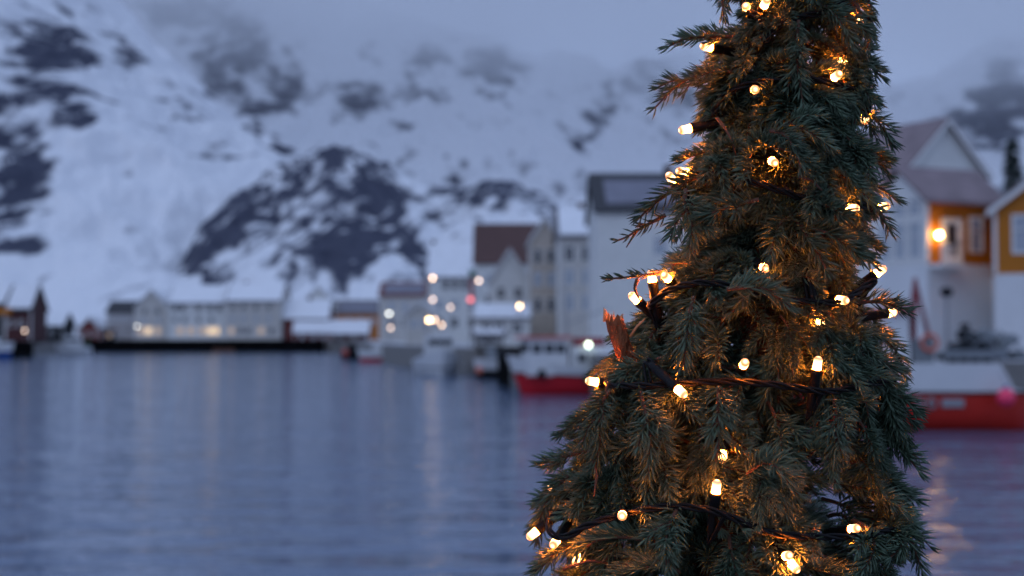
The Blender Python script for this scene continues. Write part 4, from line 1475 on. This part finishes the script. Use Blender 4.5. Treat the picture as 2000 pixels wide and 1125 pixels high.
# -- branches that break the outline, placed one by one: path in (px, py, metres in front of the axis)
cr_ = np.random.default_rng(31)
ONE = [
    ([(1455, 70, 0.03), (1400, 72, 0.03), (1345, 74, 0.03), (1303, 92, 0.03)], 2, 0.45, 1500, 0.0135),
    ([(1430, 140, 0.03), (1380, 142, 0.03), (1325, 165, 0.02), (1278, 212, 0.02)], 3, 0.40, 1350, 0.0135),
    ([(1380, 340, 0.03), (1335, 358, 0.03), (1290, 388, 0.03), (1250, 424, 0.03)], 1, 0.35, 1800, 0.016),
    ([(1300, 420, 0.02), (1262, 440, 0.02), (1225, 462, 0.02), (1205, 470, 0.02)], 2, 0.4, 1000, 0.010),
    ([(1330, 535, 0.03), (1280, 535, 0.03), (1230, 541, 0.03), (1183, 545, 0.03)], 4, 0.28, 850, 0.009),
    ([(1245, 545, 0.03), (1240, 565, 0.03), (1252, 590, 0.03)], 0, 0.3, 500, 0.008),
    ([(1425, -40, 0.02), (1412, -15, 0.02), (1412, 12, 0.02), (1414, 34, 0.02)], 0, 0.3, 1400, 0.013),
    ([(1640, -30, 0.02), (1690, -10, 0.02), (1702, 40, 0.02), (1690, 112, 0.02)], 2, 0.35, 800, 0.013),
    ([(1660, 0, 0.05), (1672, 10, 0.05), (1688, 40, 0.05), (1700, 75, 0.05)], 1, 0.3, 1200, 0.014),
    ([(1660, 200, 0.0), (1690, 220, 0.0), (1720, 245, 0.0), (1742, 282, 0.0)], 2, 0.5, 1500, 0.015),
    ([(1660, 290, 0.0), (1690, 300, 0.0), (1715, 320, 0.0), (1735, 342, 0.0)], 2, 0.4, 1500, 0.014),
    ([(1660, 360, 0.0), (1700, 362, 0.0), (1728, 372, 0.0), (1750, 392, 0.0)], 2, 0.4, 1300, 0.014),
    ([(1690, 402, 0.01), (1715, 412, 0.01), (1728, 430, 0.01), (1738, 452, 0.01)], 2, 0.4, 1300, 0.014),
    ([(1670, 590, 0.02), (1715, 590, 0.02), (1745, 597, 0.02), (1772, 606, 0.02)], 2, 0.35, 1500, 0.015),
    ([(1700, 640, 0.0), (1730, 660, 0.0), (1752, 690, 0.0), (1765, 735, 0.0)], 2, 0.4, 1500, 0.015),
    ([(1690, 690, 0.03), (1730, 710, 0.03), (1745, 745, 0.03), (1752, 800, 0.03)], 2, 0.35, 1400, 0.017),
    ([(1720, 850, 0.02), (1750, 870, 0.02), (1775, 895, 0.02), (1798, 925, 0.02)], 2, 0.4, 1600, 0.015),
    ([(1700, 940, 0.0), (1740, 950, 0.0), (1770, 962, 0.0), (1793, 980, 0.0)], 2, 0.4, 1600, 0.015),
    ([(1730, 1000, 0.02), (1765, 1030, 0.02), (1785, 1070, 0.02), (1802, 1118, 0.02)], 3, 0.4, 1500, 0.015),
    ([(1200, 790, 0.0), (1165, 800, 0.0), (1135, 820, 0.0), (1115, 842, 0.0)], 2, 0.45, 1600, 0.015),
    ([(1150, 880, 0.02), (1110, 890, 0.02), (1080, 900, 0.02), (1055, 905, 0.02)], 2, 0.45, 1600, 0.015),
    ([(1110, 930, 0.03), (1085, 950, 0.03), (1065, 985, 0.03), (1048, 1030, 0.03)], 2, 0.45, 1700, 0.015),
    ([(1130, 1060, 0.05), (1095, 1075, 0.05), (1070, 1095, 0.05), (1045, 1120, 0.05)], 2, 0.45, 1700, 0.016),
    ([(1290, 700, 0.06), (1250, 712, 0.06), (1222, 728, 0.06), (1200, 755, 0.06)], 3, 0.45, 1600, 0.015),
    ([(1190, 745, 0.06), (1180, 775, 0.06), (1168, 790, 0.06)], 0, 0.3, 450, 0.007),
    # long sprays lying over the front
    ([(1420, 565, 0.12), (1470, 562, 0.128), (1510, 575, 0.128), (1545, 602, 0.125)], 3, 0.40, 1900, 0.0155),
    ([(1355, 580, 0.115), (1345, 620, 0.125), (1340, 665, 0.13), (1335, 715, 0.13)], 2, 0.30, 1900, 0.0165),
    ([(1560, 40, 0.06), (1556, 100, 0.065), (1562, 160, 0.07), (1572, 225, 0.07)], 2, 0.30, 1900, 0.0150),
    ([(1505, 255, 0.09), (1530, 262, 0.10), (1552, 290, 0.105), (1565, 330, 0.105)], 2, 0.35, 1900, 0.0150),
    ([(1250, 765, 0.10), (1262, 810, 0.12), (1270, 860, 0.125), (1268, 925, 0.125)], 3, 0.35, 1900, 0.0165),
    ([(1190, 765, 0.07), (1170, 800, 0.08), (1172, 850, 0.085), (1165, 910, 0.085)], 3, 0.40, 1700, 0.0165),
    ([(1405, 755, 0.12), (1402, 800, 0.13), (1404, 850, 0.135), (1398, 905, 0.13)], 2, 0.30, 1900, 0.0155),
    ([(1630, 780, 0.10), (1636, 820, 0.115), (1632, 860, 0.12), (1630, 900, 0.12)], 3, 0.40, 1700, 0.0165),
    ([(1325, 990, 0.13), (1305, 1030, 0.145), (1300, 1070, 0.15), (1305, 1125, 0.15)], 4, 0.42, 1800, 0.0165),
    ([(1460, 925, 0.13), (1490, 905, 0.145), (1520, 915, 0.15), (1540, 945, 0.15)], 3, 0.50, 1800, 0.0160),
    ([(1340, 370, 0.07), (1338, 400, 0.08), (1352, 440, 0.09), (1348, 490, 0.09)], 3, 0.45, 1800, 0.0160),
    ([(1480, 390, 0.09), (1440, 400, 0.10), (1400, 412, 0.105), (1370, 425, 0.10)], 2, 0.35, 1800, 0.0150),
]
for path, sd, sl, dens, nl in ONE:
    g = Geo()
    pts = [rel(P(px, py, TREE_D - fw)) for px, py, fw in path]
    spray(g, pts, side=sd, side_len=sl, rng=cr_, tint=cr_.uniform(0.28, 0.5), dens=dens * 0.75, nl=nl, bare=0.0, under=0.6)
    ob = bpy.data.objects.new('branch', g.mesh('branch'))
    C.objects.link(ob)
    ob.parent = tree

# -- bare twigs
TW = [[(1400, 230, 0.055), (1416, 250, 0.058), (1430, 275, 0.062), (1438, 305, 0.062)], [(1160, 900, 0.085), (1166, 930, 0.09), (1160, 970, 0.09)], [(1560, 345, 0.085), (1585, 352, 0.086), (1605, 372, 0.085)],
      [(1100, 1112, 0.065), (1150, 1095, 0.075), (1190, 1100, 0.075)]]
for path in TW:
    b = MB()
    b.tube([tuple(rel(P(px, py, TREE_D - fw))) for px, py, fw in path], [0.0015 - 0.0003 * i for i in range(len(path))], 7)
    b.build('twig', M['twig'], tree, True)

# -- broken limb stub on the flank
M['brokenwood'] = mat('broken_limb_bark', (0.27, 0.085, 0.036), 0.8, 0.25, var=0.65, vscale=150, bump=1.0, bscale=120, stretch=(1, 1, 0.3))
M['splinter'] = mat('broken_limb_wood', (0.50, 0.26, 0.13), 0.8, 0.2, var=0.35, vscale=200, stretch=(1, 1, 0.2))
sb = MB()
path = [rel(P(px, py, TREE_D - fw)) for px, py, fw in ((1300, 780, -0.02), (1245, 730, 0.02), (1222, 695, 0.035), (1212, 668, 0.038), (1206, 642, 0.04), (1200, 619, 0.04))]
rads = [0.0085, 0.0082, 0.0078, 0.0074, 0.0074, 0.0076]
n_ = 28
ringp = []
for i, p_ in enumerate(path):
    for j in range(n_):
        a = 2 * PI * j / n_
        jag = 0
        if i == len(path) - 1:
            jag = (0.007 if j in (13, 14) else (-0.003 if j % 3 == 0 else 0.0015 * ((j * 7) % 5 - 2))) + (0.002 if j % 2 else -0.001)
        rr = rads[i] * (1 + 0.10 * math.sin(3 * a + i) + 0.07 * math.sin(7 * a + 2.3 * i) + 0.05 * math.sin(11 * a - i))
        ringp.append(p_ + np.array([rr * math.cos(a), rr * math.sin(a), jag + 0.0012 * math.cos(a)]))
sb.poly(ringp, [(i * n_ + j, i * n_ + (j + 1) % n_, (i + 1) * n_ + (j + 1) % n_, (i + 1) * n_ + j) for i in range(len(path) - 1) for j in range(n_)])
core = path[-1] - np.array([0, 0, 0.005])
sb.poly([ringp[(len(path) - 1) * n_ + j] for j in range(n_)] + [core], [(j, (j + 1) % n_, n_) for j in range(n_)], 1)
for dx, hh in ((-0.0085, 0.012), (-0.004, 0.006), (0.003, 0.005), (0.0065, 0.006)):
    q = path[-1] + np.array([dx, -0.002, -0.004])
    sb.tube([tuple(q), tuple(q + np.array([-0.0006, 0, hh]))], [0.0016, 0.0003], 5, 1)
q = path[3] + np.array([0.008, 0, 0.004])
sb.tube([tuple(q), tuple(q + np.array([0.006, 0, 0.009])), tuple(q + np.array([0.013, 0, 0.016]))], [0.0013, 0.0011, 0.0006], 6, 1)
st_o = sb.build('broken_limb', [M['brokenwood'], M['splinter']], tree, True)
st_o['label'] = 'reddish broken-off limb stub with a splintered end'


# ------------------------------------------------------------------ the string of lights
def bulb_material():
    m = bpy.data.materials.new('led_diffuser')
    m.use_nodes = True
    nt = m.node_tree
    b = nt.nodes['Principled BSDF']
    b.inputs['Base Color'].default_value = (0.9, 0.75, 0.5, 1)
    b.inputs['Roughness'].default_value = 0.25
    at = nt.nodes.new('ShaderNodeAttribute')
    at.attribute_name = 'core'
    cr = nt.nodes.new('ShaderNodeValToRGB')
    e = cr.color_ramp.elements
    e[0].position = 0.0
    e[0].color = (1.0, 0.24, 0.025, 1)
    e[1].position = 1.0
    e[1].color = (1.0, 0.215, 0.018, 1)
    for pos, col in ((0.004, (1.0, 0.56, 0.20, 1)), (0.03, (1.0, 0.60, 0.26, 1)), (0.10, (1.0, 0.215, 0.018, 1))):
        ne = e.new(pos)
        ne.color = col
    nt.links.new(at.outputs['Fac'], cr.inputs['Fac'])
    nt.links.new(cr.outputs['Color'], b.inputs['Emission Color'])
    mr = nt.nodes.new('ShaderNodeMapRange')
    mr.inputs['To Min'].default_value = 1.0
    mr.inputs['To Max'].default_value = 800.0
    nt.links.new(at.outputs['Fac'], mr.inputs['Value'])
    nt.links.new(mr.outputs[0], b.inputs['Emission Strength'])
    return m


M['led'] = bulb_material()
M['rubber'] = mat('black_rubber', (0.006, 0.006, 0.007), 0.55, 0.15, bump=0.1, bscale=300)

lights = thing('string_lights', 'string of warm white lamps on black cable wound round the spruce', 'string lights', tuple(TREE_O))
ROWS = [
    [(1700, -90), (1600, -60), (1500, -40), (1452, -5), (1466, 25), (1482, 34), (1492, 78), (1512, 60), (1540, 38), (1600, 26), (1640, 8), (1662, 18), (1695, 40)],
    [(1392, 225), (1415, 188), (1470, 162), (1560, 152), (1620, 162), (1685, 182), (1694, 215)],
    [(1322, 366), (1345, 340), (1400, 340), (1480, 358), (1560, 384), (1640, 404), (1700, 402)],
    [(1270, 598), (1300, 570), (1360, 553), (1430, 558), (1500, 575), (1570, 589), (1640, 590), (1694, 556), (1706, 552)],
    [(1188, 750), (1260, 753), (1330, 749), (1420, 745), (1500, 750), (1560, 758), (1620, 765), (1700, 750), (1745, 742)],
    [(1072, 1028), (1100, 1050), (1150, 1025), (1230, 1001), (1300, 990), (1380, 995), (1450, 1020), (1500, 1040), (1580, 1048), (1680, 1046), (1770, 1030)],
]
path = []
for k, row in enumerate(ROWS):
    for px, py in row:
        path.append(np.array(P(px, py, front_depth(px, py, 1.0) - 0.003 + 0.005 * math.sin(px * 0.021 + py * 0.013))))
    if k < len(ROWS) - 1:
        y0, y1 = row[-1][1], ROWS[k + 1][0][1]
        for f in (0.12, 0.32, 0.5, 0.68, 0.88):
            py = y0 + (y1 - y0) * f
            c_, R = env_at(py)
            a = PI * f
            path.append(np.array(P(c_ + R * 0.9 * math.cos(a), py, TREE_D)) + np.array([0, (R / PXM) * 0.8 * math.sin(a) + 0.002, 0]))
main = smooth_path(path, 620)
T_ = unit(np.gradient(main, axis=0))
A_ = unit(np.cross(T_, np.array([0.2, 0.1, 0.97])))
B_ = np.cross(T_, A_)
cl = np.concatenate([[0], np.cumsum(np.linalg.norm(np.diff(main, axis=0), axis=1))])
for ph in (0, 2 * PI / 3, 4 * PI / 3):
    ang = cl / 0.055 * 2 * PI + ph
    st_p = main + (np.cos(ang)[:, None] * A_ + np.sin(ang)[:, None] * B_) * 0.0019
    b = MB()
    b.tube([tuple(q) for q in st_p - TREE_O], 0.00135, 6)
    b.build('cable_strand', M['rubber'], lights, True)

# one lamp: socket and frosted cap, +Z is the way it shines, cap tip near origin
sm = MB()
sm.lathe((0, 0, -0.040), [(0.0022, -0.004), (0.0032, 0.0), (0.0040, 0.004), (0.0042, 0.027), (0.0045, 0.028), (0.0045, 0.0315), (0.0036, 0.032)], 14)
socket_o = sm.build('socket', M['rubber'], None, True)
socket_me = socket_o.data
bpy.data.objects.remove(socket_o)
bm_ = MB()
bm_.lathe((0, 0, 0), [(0.0034, -0.0078), (0.0035, -0.0060)], 14, 1)        # the LED itself, low in the cap
prof = [(0.0035, -0.00595), (0.0035, -0.0045), (0.0035, -0.0020), (0.0035, 0.0002), (0.0032, 0.0012), (0.0026, 0.0021), (0.0018, 0.0026), (0.0003, 0.0029)]
core_p = [0.020, 0.010, 0.006, 0.003, 0.0, 0.0002, 0.0020, 0.008]
bm_.lathe((0, 0, 0), prof, 14, 0)                                          # frosted cap
M['led_chip'] = mat('led_chip', (0.8, 0.5, 0.3), 0.4, 0.2, emit=(1.0, 0.18, 0.011), estr=820)
bo = bm_.build('bulb', [M['led'], M['led_chip']], None, True)
bulb_me = bo.data
bpy.data.objects.remove(bo)
core_v = [0.0] * 28 + [v for v in core_p for _ in range(14)]
a = bulb_me.attributes.new('core', 'FLOAT', 'POINT')
a.data.foreach_set('value', np.array(core_v, dtype=np.float32))

for i in range(len(LAMPS)):
    q, dvec = LPOS[i], LDIR[i]
    so = bpy.data.objects.new('socket', socket_me)
    C.objects.link(so)
    so.parent = lights
    mt = Matrix.Translation(Vector(q - TREE_O)) @ Vector((0, 0, 1)).rotation_difference(Vector(dvec)).to_matrix().to_4x4()
    so.matrix_local = mt
    bo = bpy.data.objects.new('bulb', bulb_me)
    C.objects.link(bo)
    bo.parent = so
    # tail of thin wire from the socket to the cable
    tail = q - dvec * 0.043
    dist = np.linalg.norm(main - tail, axis=1)
    j = int(np.argmin(dist))
    tgt = main[j]
    if dist[j] > 0.10:
        tgt = tail + unit(tgt - tail) * 0.10
    for off in (-0.0016, 0.0016):
        ov = np.array([off, 0, off])
        b = MB()
        pp = smooth_path([tail + ov + dvec * 0.004, tail - dvec * 0.006 + ov, (tail + tgt) / 2 - dvec * 0.004 + ov, tgt + ov], 10)
        b.tube([tuple(v) for v in pp - q], 0.0013, 5)
        # stored in the socket's own frame
        inv_m = np.array(mt.to_3x3().inverted())
        b.v = [tuple(inv_m @ np.array(v)) for v in b.v]
        b.build('wire', M['rubber'], so, True)
